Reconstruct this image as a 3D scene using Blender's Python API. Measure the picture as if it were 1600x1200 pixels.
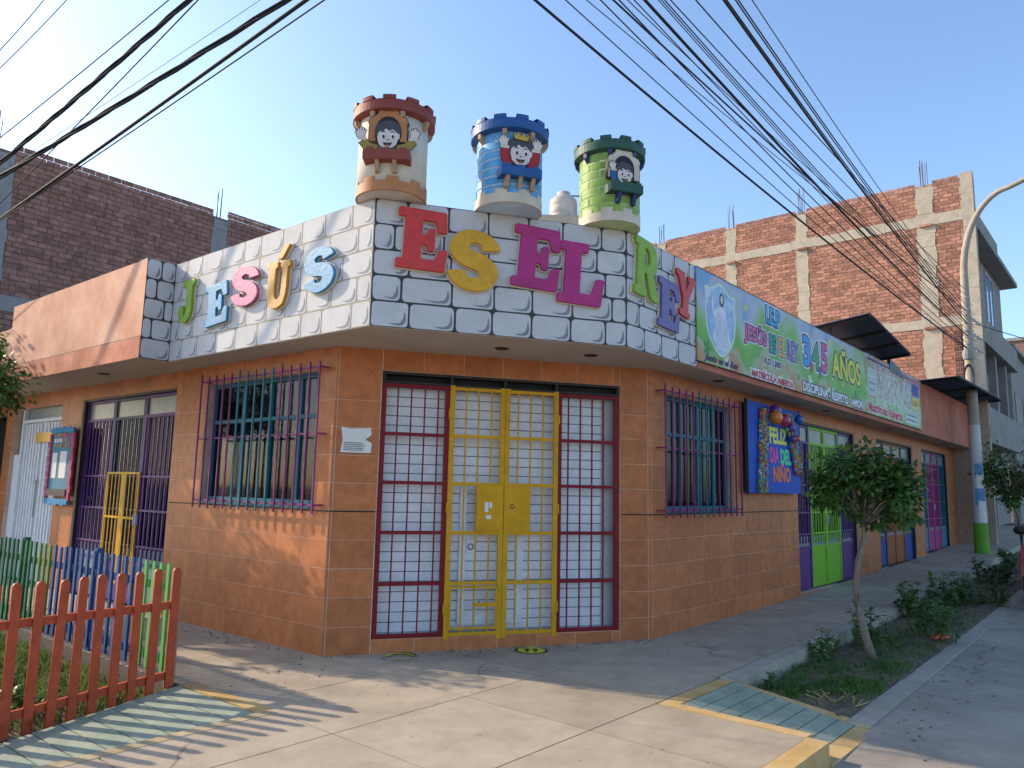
import bpy, bmesh, math, random
from mathutils import Vector, Matrix
random.seed(7)
R_ = math.radians
scene = bpy.context.scene
col = scene.collection
for o in list(bpy.data.objects): bpy.data.objects.remove(o)

# ------------------------------------------------------------------ camera, sky, sun
F_PX = 1163.72
PITCH, ROLL = 0.1401, 0.0210
cam_d = bpy.data.cameras.new('camera'); cam = bpy.data.objects.new('camera', cam_d); col.objects.link(cam)
cam_d.sensor_fit = 'HORIZONTAL'; cam_d.sensor_width = 36.0; cam_d.lens = 36.0*F_PX/1600.0
cam_d.clip_start = 0.05; cam_d.clip_end = 2000
cp, sp, cr, sr = math.cos(PITCH), math.sin(PITCH), math.cos(ROLL), math.sin(ROLL)
r0 = Vector((1,0,0)); f0 = Vector((0,cp,sp)); u0 = Vector((0,-sp,cp))
rx = cr*r0+sr*u0; ux = -sr*r0+cr*u0
M = Matrix(((rx.x,ux.x,-f0.x,0),(rx.y,ux.y,-f0.y,0),(rx.z,ux.z,-f0.z,1.6),(0,0,0,1)))
cam.matrix_world = M
scene.camera = cam

SUN_T = Vector((0.935,-0.355)).normalized(); SUN_E = R_(27.5)
world = bpy.data.worlds.new('World'); scene.world = world; world.use_nodes = True
wn = world.node_tree.nodes; wl = world.node_tree.links
bg = wn['Background']
sky = wn.new('ShaderNodeTexSky'); sky.sky_type = 'NISHITA'; sky.sun_disc = False
sky.sun_elevation = SUN_E; sky.sun_rotation = math.atan2(-SUN_T.x,-SUN_T.y)
sky.altitude = 0; sky.air_density = 1.0; sky.dust_density = 1.25; sky.ozone_density = 3.2
wl.new(sky.outputs[0], bg.inputs[0]); bg.inputs[1].default_value = 0.15
sun_d = bpy.data.lights.new('sun','SUN'); sun = bpy.data.objects.new('sun', sun_d); col.objects.link(sun)
sun_d.energy = 2.7; sun_d.angle = R_(0.5); sun_d.color = (1.0,0.83,0.62)
dv = Vector((SUN_T.x*math.cos(SUN_E), SUN_T.y*math.cos(SUN_E), -math.sin(SUN_E)))
sun.rotation_euler = dv.to_track_quat('-Z','Y').to_euler()
sun.location = (-20,8,15)
scene.view_settings.view_transform = 'Standard'; scene.view_settings.look = 'None'
scene.view_settings.exposure = 1.08; scene.view_settings.gamma = 1

# ------------------------------------------------------------------ materials
MATS = {}
def mat(name, c, rough=0.7, var=0.12, scale=6.0, bump=0.0, bscale=60.0, spec=0.3, metal=0.0, rnd=0.0, c2=None, dirt=0.0, attr=False, crack=0.0):
    """noise-varied paint / stone / plaster; rnd = per object tone change, c2 = second colour patches"""
    if name in MATS: return MATS[name]
    m = bpy.data.materials.new(name); m.use_nodes = True
    nt = m.node_tree; n = nt.nodes; l = nt.links
    b = n['Principled BSDF']; b.inputs['Roughness'].default_value = rough
    b.inputs['Metallic'].default_value = metal; b.inputs['Specular IOR Level'].default_value = spec
    geo = n.new('ShaderNodeNewGeometry')
    noi = n.new('ShaderNodeTexNoise'); noi.inputs['Scale'].default_value = scale; noi.inputs['Detail'].default_value = 6; noi.inputs['Roughness'].default_value = .65
    l.new(geo.outputs['Position'], noi.inputs['Vector'])
    ramp = n.new('ShaderNodeValToRGB'); ramp.color_ramp.elements[0].position = .3; ramp.color_ramp.elements[1].position = .7
    lo = [max(0,x*(1-var)) for x in c]; hi = [min(1,x*(1+var)) for x in (c2 or c)]
    ramp.color_ramp.elements[0].color = (*lo,1); ramp.color_ramp.elements[1].color = (*hi,1)
    l.new(noi.outputs['Fac'], ramp.inputs['Fac'])
    out = ramp.outputs['Color']
    if dirt > 0:
        n2 = n.new('ShaderNodeTexNoise'); n2.inputs['Scale'].default_value = scale*.35; n2.inputs['Detail'].default_value = 8; n2.inputs['Roughness'].default_value = .75
        l.new(geo.outputs['Position'], n2.inputs['Vector'])
        r2 = n.new('ShaderNodeValToRGB'); r2.color_ramp.elements[0].position = .48; r2.color_ramp.elements[1].position = .72
        r2.color_ramp.elements[0].color = (0,0,0,1); r2.color_ramp.elements[1].color = (dirt,dirt,dirt,1)
        l.new(n2.outputs['Fac'], r2.inputs['Fac'])
        mx = n.new('ShaderNodeMix'); mx.data_type = 'RGBA'; mx.blend_type = 'MIX'
        l.new(r2.outputs['Color'], mx.inputs['Factor']); l.new(out, mx.inputs['A']); mx.inputs['B'].default_value = (c[0]*.35,c[1]*.33,c[2]*.3,1)
        out = mx.outputs['Result']
    if crack > 0:
        nw = n.new('ShaderNodeTexNoise'); nw.inputs['Scale'].default_value = 2.2; nw.inputs['Detail'].default_value = 5
        l.new(geo.outputs['Position'], nw.inputs['Vector'])
        vm = n.new('ShaderNodeVectorMath'); vm.operation = 'MULTIPLY_ADD'; vm.inputs[1].default_value = (.5,.5,.5)
        l.new(nw.outputs['Color'], vm.inputs[0]); l.new(geo.outputs['Position'], vm.inputs[2])
        vo = n.new('ShaderNodeTexVoronoi'); vo.feature = 'DISTANCE_TO_EDGE'; vo.inputs['Scale'].default_value = .42
        l.new(vm.outputs[0], vo.inputs['Vector'])
        m1 = n.new('ShaderNodeMapRange'); m1.inputs['From Min'].default_value = .0; m1.inputs['From Max'].default_value = .007; m1.inputs['To Min'].default_value = crack; m1.inputs['To Max'].default_value = 0
        l.new(vo.outputs['Distance'], m1.inputs['Value'])
        ns = n.new('ShaderNodeTexNoise'); ns.inputs['Scale'].default_value = .55; ns.inputs['Detail'].default_value = 2; l.new(geo.outputs['Position'], ns.inputs['Vector'])
        m2 = n.new('ShaderNodeMapRange'); m2.inputs['From Min'].default_value = .5; m2.inputs['From Max'].default_value = .58; l.new(ns.outputs['Fac'], m2.inputs['Value'])
        mm = n.new('ShaderNodeMath'); mm.operation = 'MULTIPLY'; l.new(m1.outputs[0], mm.inputs[0]); l.new(m2.outputs[0], mm.inputs[1])
        # small spots of gum, tar and grit
        v2 = n.new('ShaderNodeTexVoronoi'); v2.inputs['Scale'].default_value = 5.5; l.new(geo.outputs['Position'], v2.inputs['Vector'])
        m3 = n.new('ShaderNodeMapRange'); m3.inputs['From Min'].default_value = .05; m3.inputs['From Max'].default_value = .09; m3.inputs['To Min'].default_value = .5; m3.inputs['To Max'].default_value = 0; l.new(v2.outputs['Distance'], m3.inputs['Value'])
        mx2 = n.new('ShaderNodeMath'); mx2.operation = 'MAXIMUM'; l.new(mm.outputs[0], mx2.inputs[0]); l.new(m3.outputs[0], mx2.inputs[1])
        mc = n.new('ShaderNodeMix'); mc.data_type = 'RGBA'; l.new(mx2.outputs[0], mc.inputs['Factor']); l.new(out, mc.inputs['A']); mc.inputs['B'].default_value = (c[0]*.3,c[1]*.29,c[2]*.28,1)
        out = mc.outputs['Result']
    if rnd > 0 or attr:
        if attr:
            oi = n.new('ShaderNodeAttribute'); oi.attribute_name = 'rnd'; src = oi.outputs['Fac']
        else:
            oi = n.new('ShaderNodeObjectInfo'); src = oi.outputs['Random']
        mr = n.new('ShaderNodeMapRange'); mr.inputs['To Min'].default_value = 1-rnd; mr.inputs['To Max'].default_value = 1+rnd
        l.new(src, mr.inputs['Value'])
        mx = n.new('ShaderNodeMix'); mx.data_type = 'RGBA'; mx.blend_type = 'MULTIPLY'; mx.inputs['Factor'].default_value = 1
        l.new(out, mx.inputs['A']); l.new(mr.outputs['Result'], mx.inputs['B'])
        out = mx.outputs['Result']
    l.new(out, b.inputs['Base Color'])
    if bump > 0:
        n3 = n.new('ShaderNodeTexNoise'); n3.inputs['Scale'].default_value = bscale; n3.inputs['Detail'].default_value = 4
        l.new(geo.outputs['Position'], n3.inputs['Vector'])
        bp = n.new('ShaderNodeBump'); bp.inputs['Strength'].default_value = bump; bp.inputs['Distance'].default_value = .01
        l.new(n3.outputs['Fac'], bp.inputs['Height']); l.new(bp.outputs['Normal'], b.inputs['Normal'])
    MATS[name] = m
    return m
def glass(name, tint=(.03,.04,.05), refl=.22):
    if name in MATS: return MATS[name]
    m = bpy.data.materials.new(name); m.use_nodes = True
    n = m.node_tree.nodes; l = m.node_tree.links
    for x in list(n):
        if x.type != 'OUTPUT_MATERIAL': n.remove(x)
    g = n.new('ShaderNodeBsdfGlossy'); g.inputs['Roughness'].default_value = .06; g.inputs['Color'].default_value = (.8,.85,.9,1)
    t = n.new('ShaderNodeBsdfTransparent'); t.inputs['Color'].default_value = (.62,.68,.70,1)
    lw = n.new('ShaderNodeLayerWeight'); lw.inputs['Blend'].default_value = refl
    mx = n.new('ShaderNodeMixShader'); l.new(lw.outputs['Fresnel'], mx.inputs[0]); l.new(t.outputs[0], mx.inputs[1]); l.new(g.outputs[0], mx.inputs[2])
    l.new(mx.outputs[0], n['Material Output'].inputs[0])
    MATS[name] = m
    return m
P_ = lambda name,c,**k: mat(name,c,**{**dict(rough=.5,var=.10,scale=9,spec=.18,dirt=.22),**k})
m_tile  = mat('glazed_tile',(.45,.145,.048),rough=.5,var=.14,scale=9,spec=.25,rnd=.11,c2=(.49,.17,.062),dirt=.14)
m_grout = mat('tile_grout',(.64,.46,.35),rough=.9,var=.25,scale=4,dirt=.5)
m_conc  = mat('slab_concrete',(.41,.335,.245),rough=.88,var=.15,scale=2.6,bump=.35,bscale=120,rnd=.07,dirt=.42,crack=.8)
m_joint = mat('joint_earth',(.10,.085,.07),rough=1)
m_road  = mat('road_concrete',(.35,.305,.25),rough=.92,var=.2,scale=1.6,bump=.4,bscale=90,dirt=.55,crack=.8)
m_kerb  = mat('kerb_concrete',(.40,.35,.285),rough=.9,var=.14,scale=4,bump=.3,dirt=.35)
m_soil  = mat('bed_soil',(.115,.085,.058),rough=1,var=.35,scale=9,bump=.8,bscale=60,c2=(.17,.135,.09))
m_yel_k = mat('yellow_kerb_paint',(.60,.36,.10),rough=.8,var=.15,scale=6,bump=.2,dirt=.45,c2=(.52,.38,.20))
m_ramp  = mat('pale_green_ramp_paint',(.26,.33,.25),rough=.8,var=.14,scale=5,bump=.2,dirt=.35,c2=(.34,.36,.27))
m_soff  = mat('soffit_plaster',(.47,.40,.34),rough=.9,var=.08,scale=2,dirt=.12)
m_cream = mat('parapet_plaster',(.66,.60,.50),rough=.85,var=.06,scale=3,dirt=.1)
m_stone = mat('painted_stone_white',(.56,.55,.55),rough=.75,var=.07,scale=5,rnd=.04,dirt=.18)
m_swoosh= mat('painted_stone_grey',(.22,.23,.27),rough=.7,var=.1)
m_jdark = mat('painted_joint_dark',(.055,.055,.06),rough=.7)
m_jgrey = mat('painted_joint_brown',(.33,.29,.22),rough=.7)
m_pinkw = mat('weathered_salmon_paint',(.58,.25,.14),rough=.85,var=.2,scale=1.3,c2=(.62,.36,.25),dirt=.15)
m_redw  = mat('brick_red_paint',(.42,.125,.075),rough=.85,var=.18,scale=1.6,c2=(.45,.17,.10),dirt=.15)
m_dark  = mat('dark_interior',(.03,.028,.027),rough=.9)
m_black = mat('black_metal',(.025,.022,.022),rough=.5)
m_red   = P_('dark_red_gate_paint',(.20,.012,.020))
m_yel   = P_('yellow_gate_paint',(.60,.31,.010),dirt=.30)
m_white = P_('white_shutter_paint',(.72,.74,.78),rough=.5,dirt=.12)
m_grey  = P_('grey_metal',(.42,.43,.45))
m_purple= P_('purple_bar_paint',(.20,.035,.13))
m_purp2 = P_('violet_door_paint',(.12,.045,.18))
m_teal  = P_('teal_bar_paint',(.03,.15,.20))
m_green = P_('lime_door_paint',(.20,.46,.03))
m_blue  = P_('blue_door_paint',(.02,.07,.30))
m_orng  = P_('orange_door_paint',(.33,.09,.025))
m_pink  = P_('pink_door_paint',(.40,.05,.22))
m_sky   = P_('sky_blue_door_paint',(.05,.20,.32))
m_navy  = P_('navy_bar_paint',(.035,.05,.10))
m_frost = mat('frosted_glass',(.20,.24,.23),rough=.35,var=.2,scale=5)
m_curt  = mat('pale_curtain',(.40,.45,.47),rough=.9,var=.18,scale=3)
m_glass = glass('window_glass')
m_brick = mat('fired_brick',(.335,.150,.098),rough=.95,var=.22,scale=14,bump=.5,bscale=80,rnd=.32,c2=(.42,.215,.15))
m_brickA= mat('fired_brick_courses',(.335,.150,.098),rough=.95,var=.22,scale=14,bump=.5,bscale=80,rnd=.32,c2=(.42,.215,.15),attr=True)
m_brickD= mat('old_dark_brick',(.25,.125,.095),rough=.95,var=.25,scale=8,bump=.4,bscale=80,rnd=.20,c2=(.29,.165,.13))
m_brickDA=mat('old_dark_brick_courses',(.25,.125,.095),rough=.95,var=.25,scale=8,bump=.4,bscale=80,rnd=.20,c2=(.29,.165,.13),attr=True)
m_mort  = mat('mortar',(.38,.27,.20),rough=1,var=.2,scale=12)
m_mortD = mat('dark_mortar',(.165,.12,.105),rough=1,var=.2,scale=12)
m_cast  = mat('cast_concrete',(.46,.40,.31),rough=.95,var=.16,scale=5,bump=.5,bscale=40,dirt=.2)
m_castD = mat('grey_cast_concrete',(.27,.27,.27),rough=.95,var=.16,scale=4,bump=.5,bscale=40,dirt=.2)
m_gwall = mat('grey_render',(.26,.25,.23),rough=.92,var=.14,scale=2.2,dirt=.25)
m_rebar = mat('rusty_rebar',(.12,.085,.07),rough=.8)
m_cable = mat('cable_rubber',(.018,.018,.022),rough=.6)
m_pole  = mat('pole_concrete',(.36,.32,.26),rough=.9,var=.1,scale=4,dirt=.2)
m_polew = mat('pole_whitewash',(.56,.56,.55),rough=.85,var=.1,scale=5,dirt=.2)
m_poleg = mat('pole_green_paint',(.13,.36,.03),rough=.7,var=.15,scale=5,dirt=.2)
m_bark  = mat('grey_bark',(.24,.19,.15),rough=.95,var=.25,scale=20,bump=.6,bscale=50)
m_navyaw= mat('navy_awning_sheet',(.035,.055,.10),rough=.5,var=.2,scale=3)
m_cream2= mat('tower_cream_paint',(.64,.58,.48),rough=.75,var=.08,dirt=.30)
m_skin  = mat('painted_skin',(.68,.60,.55),rough=.7,var=.05)
m_hair  = mat('painted_dark_hair',(.07,.07,.08),rough=.6)
m_ink   = mat('ink_black',(.02,.02,.025),rough=.6)
m_paper = mat('paper_white',(.72,.70,.66),rough=.9,var=.08,scale=20)
m_gold  = mat('gold_foil',(.55,.33,.05),rough=.3,var=.3,scale=25,metal=.4)
def leafmat(name,c,c2):
    m = mat(name,c,rough=.42,var=.3,scale=5,c2=c2,spec=.4); n=m.node_tree.nodes; l=m.node_tree.links
    b=n['Principled BSDF']; t=n.new('ShaderNodeBsdfTranslucent'); mx=n.new('ShaderNodeMixShader'); mx.inputs[0].default_value=.3
    l.new(b.inputs['Base Color'].links[0].from_socket,t.inputs['Color']); l.new(b.outputs[0],mx.inputs[1]); l.new(t.outputs[0],mx.inputs[2]); l.new(mx.outputs[0],n['Material Output'].inputs[0])
    return m
m_leaf  = leafmat('ficus_leaf',(.035,.09,.022),(.085,.17,.035))
m_leafy = leafmat('ficus_young_leaf',(.08,.17,.025),(.15,.24,.04))
m_leaf2 = leafmat('weed_leaf',(.04,.10,.02),(.10,.19,.04))
m_grass = leafmat('grass_blade',(.06,.115,.022),(.15,.19,.055))

# ------------------------------------------------------------------ tags and mesh builder
def tag(o, label=None, cat=None, group=None, kind=None):
    if label: o['label'] = label
    if cat: o['category'] = cat
    if group: o['group'] = group
    if kind: o['kind'] = kind
    return o
def empty(name, loc, label=None, cat=None, group=None):
    o = bpy.data.objects.new(name, None); col.objects.link(o); o.location = Vector(loc)
    o.empty_display_size = .1
    return tag(o, label, cat, group)
def world_loc(o):
    v = Vector(o.location)
    while o.parent: o = o.parent; v += Vector(o.location)
    return v
class Frame:
    """facade frame: x runs left to right as seen from outside, z up, n outwards"""
    def __init__(s, O, d):
        s.O = Vector((O[0],O[1])); s.d = Vector((d[0],d[1])).normalized(); s.n = Vector((s.d.y,-s.d.x))
        s.rot = math.atan2(s.d.y,s.d.x)
    def pt(s,x,z,n=0):
        p = s.O+s.d*x+s.n*n; return Vector((p.x,p.y,z))
    def mat4(s,x,z,n=0):
        p = s.pt(x,z,n)
        return Matrix(((s.d.x,0,s.n.x,p.x),(s.d.y,0,s.n.y,p.y),(0,1,0,p.z),(0,0,0,1)))
WORLD = Frame((0,0),(1,0))
class MB:
    def __init__(s): s.v=[]; s.f=[]; s.mi=[]; s.mats=[]
    def m(s,mt):
        if mt not in s.mats: s.mats.append(mt)
        return s.mats.index(mt)
    def hexa(s,P,mt):
        b=len(s.v); s.v+= [Vector(p) for p in P]; k=s.m(mt)
        for q in ((0,3,2,1),(4,5,6,7),(0,1,5,4),(1,2,6,5),(2,3,7,6),(3,0,4,7)):
            s.f.append([b+i for i in q]); s.mi.append(k)
    def box(s,fr,x0,x1,z0,z1,n0,n1,mt):
        s.hexa([fr.pt(x0,z0,n0),fr.pt(x1,z0,n0),fr.pt(x1,z0,n1),fr.pt(x0,z0,n1),fr.pt(x0,z1,n0),fr.pt(x1,z1,n0),fr.pt(x1,z1,n1),fr.pt(x0,z1,n1)],mt)
    def prism(s,poly,z0,z1,mt,mtop=None):
        """vertical prism over a ground polygon (list of Vector2)"""
        b=len(s.v); n=len(poly); k=s.m(mt)
        s.v+=[Vector((p[0],p[1],z0)) for p in poly]+[Vector((p[0],p[1],z1)) for p in poly]
        s.f.append([b+i for i in reversed(range(n))]); s.mi.append(k)
        s.f.append([b+n+i for i in range(n)]); s.mi.append(s.m(mtop) if mtop else k)
        for i in range(n):
            j=(i+1)%n; s.f.append([b+i,b+j,b+n+j,b+n+i]); s.mi.append(k)
    def tube(s,pts,r,mt,seg=6,cap=True):
        pts=[Vector(p) for p in pts]; b=len(s.v); k=s.m(mt); n=len(pts)
        rr = r if isinstance(r,(list,tuple)) else [r]*n
        for i,p in enumerate(pts):
            t=(pts[min(i+1,n-1)]-pts[max(i-1,0)]).normalized()
            a=t.cross(Vector((0,0,1)))
            if a.length<1e-3: a=t.cross(Vector((0,1,0)))
            a.normalize(); c=a.cross(t)
            for j in range(seg):
                w=2*math.pi*j/seg; s.v.append(p+(a*math.cos(w)+c*math.sin(w))*rr[i])
        for i in range(n-1):
            for j in range(seg):
                j2=(j+1)%seg; s.f.append([b+i*seg+j,b+i*seg+j2,b+(i+1)*seg+j2,b+(i+1)*seg+j]); s.mi.append(k)
        if cap:
            s.f.append([b+j for j in reversed(range(seg))]); s.mi.append(k)
            s.f.append([b+(n-1)*seg+j for j in range(seg)]); s.mi.append(k)
    def lathe(s,c,prof,mt,seg=40,a0=0,a1=2*math.pi):
        b=len(s.v); k=s.m(mt); n=len(prof); full=abs(a1-a0-2*math.pi)<1e-6; m_=seg if full else seg+1
        for j in range(m_):
            w=a0+(a1-a0)*j/seg
            for r,z in prof: s.v.append(Vector((c[0]+r*math.cos(w),c[1]+r*math.sin(w),z)))
        for j in range(seg):
            j2=(j+1)%m_
            for i in range(n-1):
                s.f.append([b+j*n+i,b+j2*n+i,b+j2*n+i+1,b+j*n+i+1]); s.mi.append(k)
    def quad(s,P,mt):
        b=len(s.v); s.v+=[Vector(p) for p in P]; s.f.append(list(range(b,b+len(P)))); s.mi.append(s.m(mt))
    def mesh(s,name,off,recalc=True,smooth=False):
        me=bpy.data.meshes.new(name); me.from_pydata([v-off for v in s.v],[],s.f)
        for mt in s.mats: me.materials.append(mt)
        me.polygons.foreach_set('material_index',s.mi)
        if recalc:
            bm=bmesh.new(); bm.from_mesh(me); bmesh.ops.recalc_face_normals(bm,faces=bm.faces); bm.to_mesh(me); bm.free()
        if smooth:
            for p in me.polygons: p.use_smooth=True
        me.update(); return me
    def build(s,name,parent=None,loc=None,recalc=True,smooth=False):
        """one mesh object. A child shares its parent's origin; a top-level one gets its own base point"""
        if parent is not None: off=world_loc(parent)
        elif loc is not None: off=Vector(loc)
        else:
            lo=[min(v[i] for v in s.v) for i in range(3)]; hi=[max(v[i] for v in s.v) for i in range(3)]
            off=Vector(((lo[0]+hi[0])/2,(lo[1]+hi[1])/2,lo[2]))
        o=bpy.data.objects.new(name,s.mesh(name,off,recalc,smooth)); col.objects.link(o)
        if parent is not None: o.parent=parent
        else: o.location=off
        return o
CACHE={}
def piece(name,parent,fr,x0,x1,z0,z1,n0,n1,mt):
    """box piece that shares mesh data with its equals"""
    sx,sz,sn=round(x1-x0,4),round(z1-z0,4),round(n1-n0,4)
    key=(name,sx,sz,sn,mt.name)
    if key not in CACHE:
        b=MB(); b.box(WORLD,-sx/2,sx/2,-sz/2,sz/2,-sn/2,sn/2,mt); CACHE[key]=b.mesh(name,Vector((0,0,0)))
    o=bpy.data.objects.new(name,CACHE[key]); col.objects.link(o); o.parent=parent
    o.location=fr.pt((x0+x1)/2,(z0+z1)/2,(n0+n1)/2)-world_loc(parent); o.rotation_euler=(0,0,fr.rot)
    return o
def part(name,parent,fr,boxes,mt=None):
    b=MB()
    for t in boxes: b.box(fr,*t[:6],t[6] if len(t)>6 else mt)
    return b.build(name,parent)
def sheet(polys,depth,mt,offset=0.0,bevel=0.0):
    """2D outlines (with holes) -> solid mesh in local XY, thickness along Z from 0 to depth"""
    cu=bpy.data.curves.new('outline','CURVE'); cu.dimensions='2D'; cu.fill_mode='BOTH'; cu.extrude=depth/2; cu.offset=offset
    if bevel: cu.bevel_depth=bevel; cu.bevel_resolution=1
    for pl in polys:
        sp_=cu.splines.new('POLY'); sp_.points.add(len(pl)-1); sp_.use_cyclic_u=True
        for i,(x,y) in enumerate(pl): sp_.points[i].co=(x,y,0,1)
    ob=bpy.data.objects.new('tmp',cu)
    me=bpy.data.meshes.new_from_object(ob); bpy.data.objects.remove(ob); bpy.data.curves.remove(cu)
    me.transform(Matrix.Translation((0,0,depth/2)))
    me.materials.clear(); me.materials.append(mt)
    for p in me.polygons: p.material_index=0
    return me
def textmesh(body,box,depth,mt,offset=0.0,shear=0.0,bold=.035):
    """lettering fitted into box (x0,x1,y0,y1)"""
    def mk(off):
        cu=bpy.data.curves.new('lettering','FONT'); cu.body=body; cu.fill_mode='BOTH'; cu.extrude=.01; cu.offset=off; cu.shear=shear; cu.resolution_u=3
        ob=bpy.data.objects.new('tmp',cu); me=bpy.data.meshes.new_from_object(ob)
        bpy.data.objects.remove(ob); bpy.data.curves.remove(cu); return me
    ref=mk(bold)
    xs=[v.co.x for v in ref.vertices]; ys=[v.co.y for v in ref.vertices]
    a,b_,c,d=min(xs),max(xs),min(ys),max(ys)
    sx=(box[1]-box[0])/(b_-a); sy=(box[3]-box[2])/(d-c)
    me=mk(bold+offset/max(sy,1e-3)) if offset else ref
    me.transform(Matrix.Translation((box[0]-a*sx,box[2]-c*sy,depth/2))@Matrix.Diagonal((sx,sy,depth/.02,1)))
    me.materials.clear(); me.materials.append(mt)
    for p in me.polygons: p.material_index=0
    return me
def put(name,me,parent,M4):
    o=bpy.data.objects.new(name,me); col.objects.link(o)
    if parent is not None:
        o.parent=parent; M4=Matrix.Translation(-world_loc(parent))@M4
    o.matrix_local=M4 if parent is not None else M4
    if parent is None: o.matrix_world=M4
    return o
def rounded(poly,r,seg=3):
    out=[]; n=len(poly)
    for i in range(n):
        p=Vector(poly[i]); a=Vector(poly[i-1])-p; b=Vector(poly[(i+1)%n])-p
        rr=min(r,a.length*.45,b.length*.45)
        A_=p+a.normalized()*rr; B_=p+b.normalized()*rr
        for k in range(seg+1):
            t=k/seg; q=A_*(1-t)**2+p*2*t*(1-t)+B_*t*t; out.append((q.x,q.y))
    return out
def catmull(pts,n=6):
    P=[Vector(p) for p in pts]; out=[]
    for i in range(len(P)-1):
        a=P[max(i-1,0)];b=P[i];c=P[i+1];d=P[min(i+2,len(P)-1)]
        for k in range(n):
            t=k/n; out.append(.5*((2*b)+(c-a)*t+(2*a-5*b+4*c-d)*t*t+(3*b-a-3*c+d)*t**3))
    out.append(P[-1]); return out
def stroke(pts,w,n=6):
    """closed outline of a thick stroke; w = list of half widths"""
    C=catmull(pts,n); m_=len(C); Lf=[];Rt=[]
    for i,p in enumerate(C):
        t=(C[min(i+1,m_-1)]-C[max(i-1,0)]).normalized(); nn=Vector((-t.y,t.x))
        s=i/(m_-1)*(len(w)-1); k=min(int(s),len(w)-2); ww=w[k]*(1-(s-k))+w[k+1]*(s-k)
        Lf.append(p+nn*ww); Rt.append(p-nn*ww)
    return [(p.x,p.y) for p in Lf+Rt[::-1]]
def disc(cx,cy,rx_,ry_,n=20): return [(cx+rx_*math.cos(2*math.pi*i/n),cy+ry_*math.sin(2*math.pi*i/n)) for i in range(n)]

# ------------------------------------------------------------------ the plan of the place
A=Vector((-1.750,7.320)); B=Vector((1.581,8.336))
Ld=Vector((-.781,.625)).normalized(); Rd=Vector((.652,.758)).normalized()
FL=Frame(A,-Ld)      # left facade, x = -u
FC=Frame(A,B-A)      # entrance facade across the corner
FR=Frame(B,Rd)       # right facade
nL,nC,nR=FL.n,FC.n,FR.n
PA=Vector((-1.246,6.334)); PB=Vector((1.091,7.047))
ZS,ZT=2.978,4.141
dL,dR=.455,.470
LCW=(B-A).length
def gz(u):
    pts=[(-60,0),(-2,0),(0,.03),(4.4,.07),(11.7,.225),(16.5,.39),(26,.70),(90,1.1)]
    for (a,za),(b,zb) in zip(pts,pts[1:]):
        if u<=b: return za+(zb-za)*(max(u,a)-a)/(b-a)
    return 1.1
def Lp(u,w): p=A+Ld*u+nL*w; return p
def Rp(u,w): p=B+Rd*u+nR*w; return p

# ================================================================== SETTING
b=MB(); b.quad([(-600,-600,-.22),(600,-600,-.22),(600,600,-.22),(-600,600,-.22)],m_road)
tag(b.build('ground',loc=(0,0,-.22),recalc=False),kind='structure')
# right-hand street, rising gently away from the corner
b=MB(); us=[-2.2,0,4.4,8,11.7,16.5,26,60,90]
for u1,u2 in zip(us,us[1:]):
    b.quad([(*Rp(u1,2.44),gz(u1)-.166),(*Rp(u1,14),gz(u1)-.166),(*Rp(u2,14),gz(u2)-.166),(*Rp(u2,2.44),gz(u2)-.166)],m_joint if u2<27 else m_road)
road=tag(b.build('road',recalc=False),kind='structure')
for p in road.data.polygons:
    if p.normal.z<0: p.flip()
# road slabs' joints: recessed dark strips would be cut; give the road thin raised slabs instead
b=MB()
swk=b
def slab(parent,P,z,th,mt,name='slab'):
    """concrete slab with its own corner heights; P four ground points, z four heights"""
    m_=MB(); m_.hexa([(*P[i],z[i]-th) for i in range(4)]+[(*P[i],z[i]) for i in range(4)],mt)
    return m_.build(name,parent)
def road_slab(u0,u1,w0,w1):
    zz=[gz(u0)-.160]*2+[gz(u1)-.160]*2
    slab(road,[Rp(u0+.008,w0+.008),Rp(u0+.008,w1-.008),Rp(u1-.008,w1-.008),Rp(u1-.008,w0+.008)],zz,.004,m_road,'road_slab')
for a_,b_ in zip([-2.1,.35,3.1,5.8,8.6,11.4,14.2,17.2,20.2],[.35,3.1,5.8,8.6,11.4,14.2,17.2,20.2,26]):
    road_slab(a_,b_,2.446,5.4); road_slab(a_,b_,5.4,8.6)
# --- sidewalk: earth joint bed + slabs
swb=MB()
corner=[Lp(9.5,-.1),Lp(9.5,1.40),Lp(0,1.40),Lp(-1.12,1.40),Lp(-1.12,2.9),Rp(-4.75,2.48),Rp(-2.08,2.48),Rp(-2.08,1.36),Rp(-1.0,1.36),Rp(0,1.36),B-nR*.1,A-nL*.1]
swb.prism([tuple(p) for p in corner],-.21,-.012,m_joint)
us=[0,4.4,8,11.7,16.5,26,60]
for u1,u2 in zip(us,us[1:]):
    P=[Rp(u1,-.1),Rp(u1,1.36),Rp(u2,1.36),Rp(u2,-.1)]; Z=[gz(u1)]*2+[gz(u2)]*2
    swb.hexa([(*P[i],-.21) for i in range(4)]+[(*P[i],Z[i]-.012) for i in range(4)],m_joint)
sidewalk=tag(swb.build('sidewalk'),kind='structure')
G=.006
def rslab(u0,u1,w0,w1):
    slab(sidewalk,[Rp(u0+G,w0+G),Rp(u0+G,w1-G),Rp(u1-G,w1-G),Rp(u1-G,w0+G)],[gz(u0),gz(u0),gz(u1),gz(u1)],.05,m_conc)
def poly_slab(pts,z=0):
    m_=MB(); n=len(pts); zz=[gz((p-B).dot(Rd)) if (p-B).dot(Rd)>-2 else 0 for p in pts]; k=m_.m(m_conc)
    m_.v=[Vector((*p,z-.05)) for p,z in zip(pts,zz)]+[Vector((*p,z)) for p,z in zip(pts,zz)]
    m_.f=[list(reversed(range(n))),[n+i for i in range(n)]]+[[i,(i+1)%n,n+(i+1)%n,n+i] for i in range(n)]; m_.mi=[k]*(n+2)
    return m_.build('slab',sidewalk)
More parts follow.
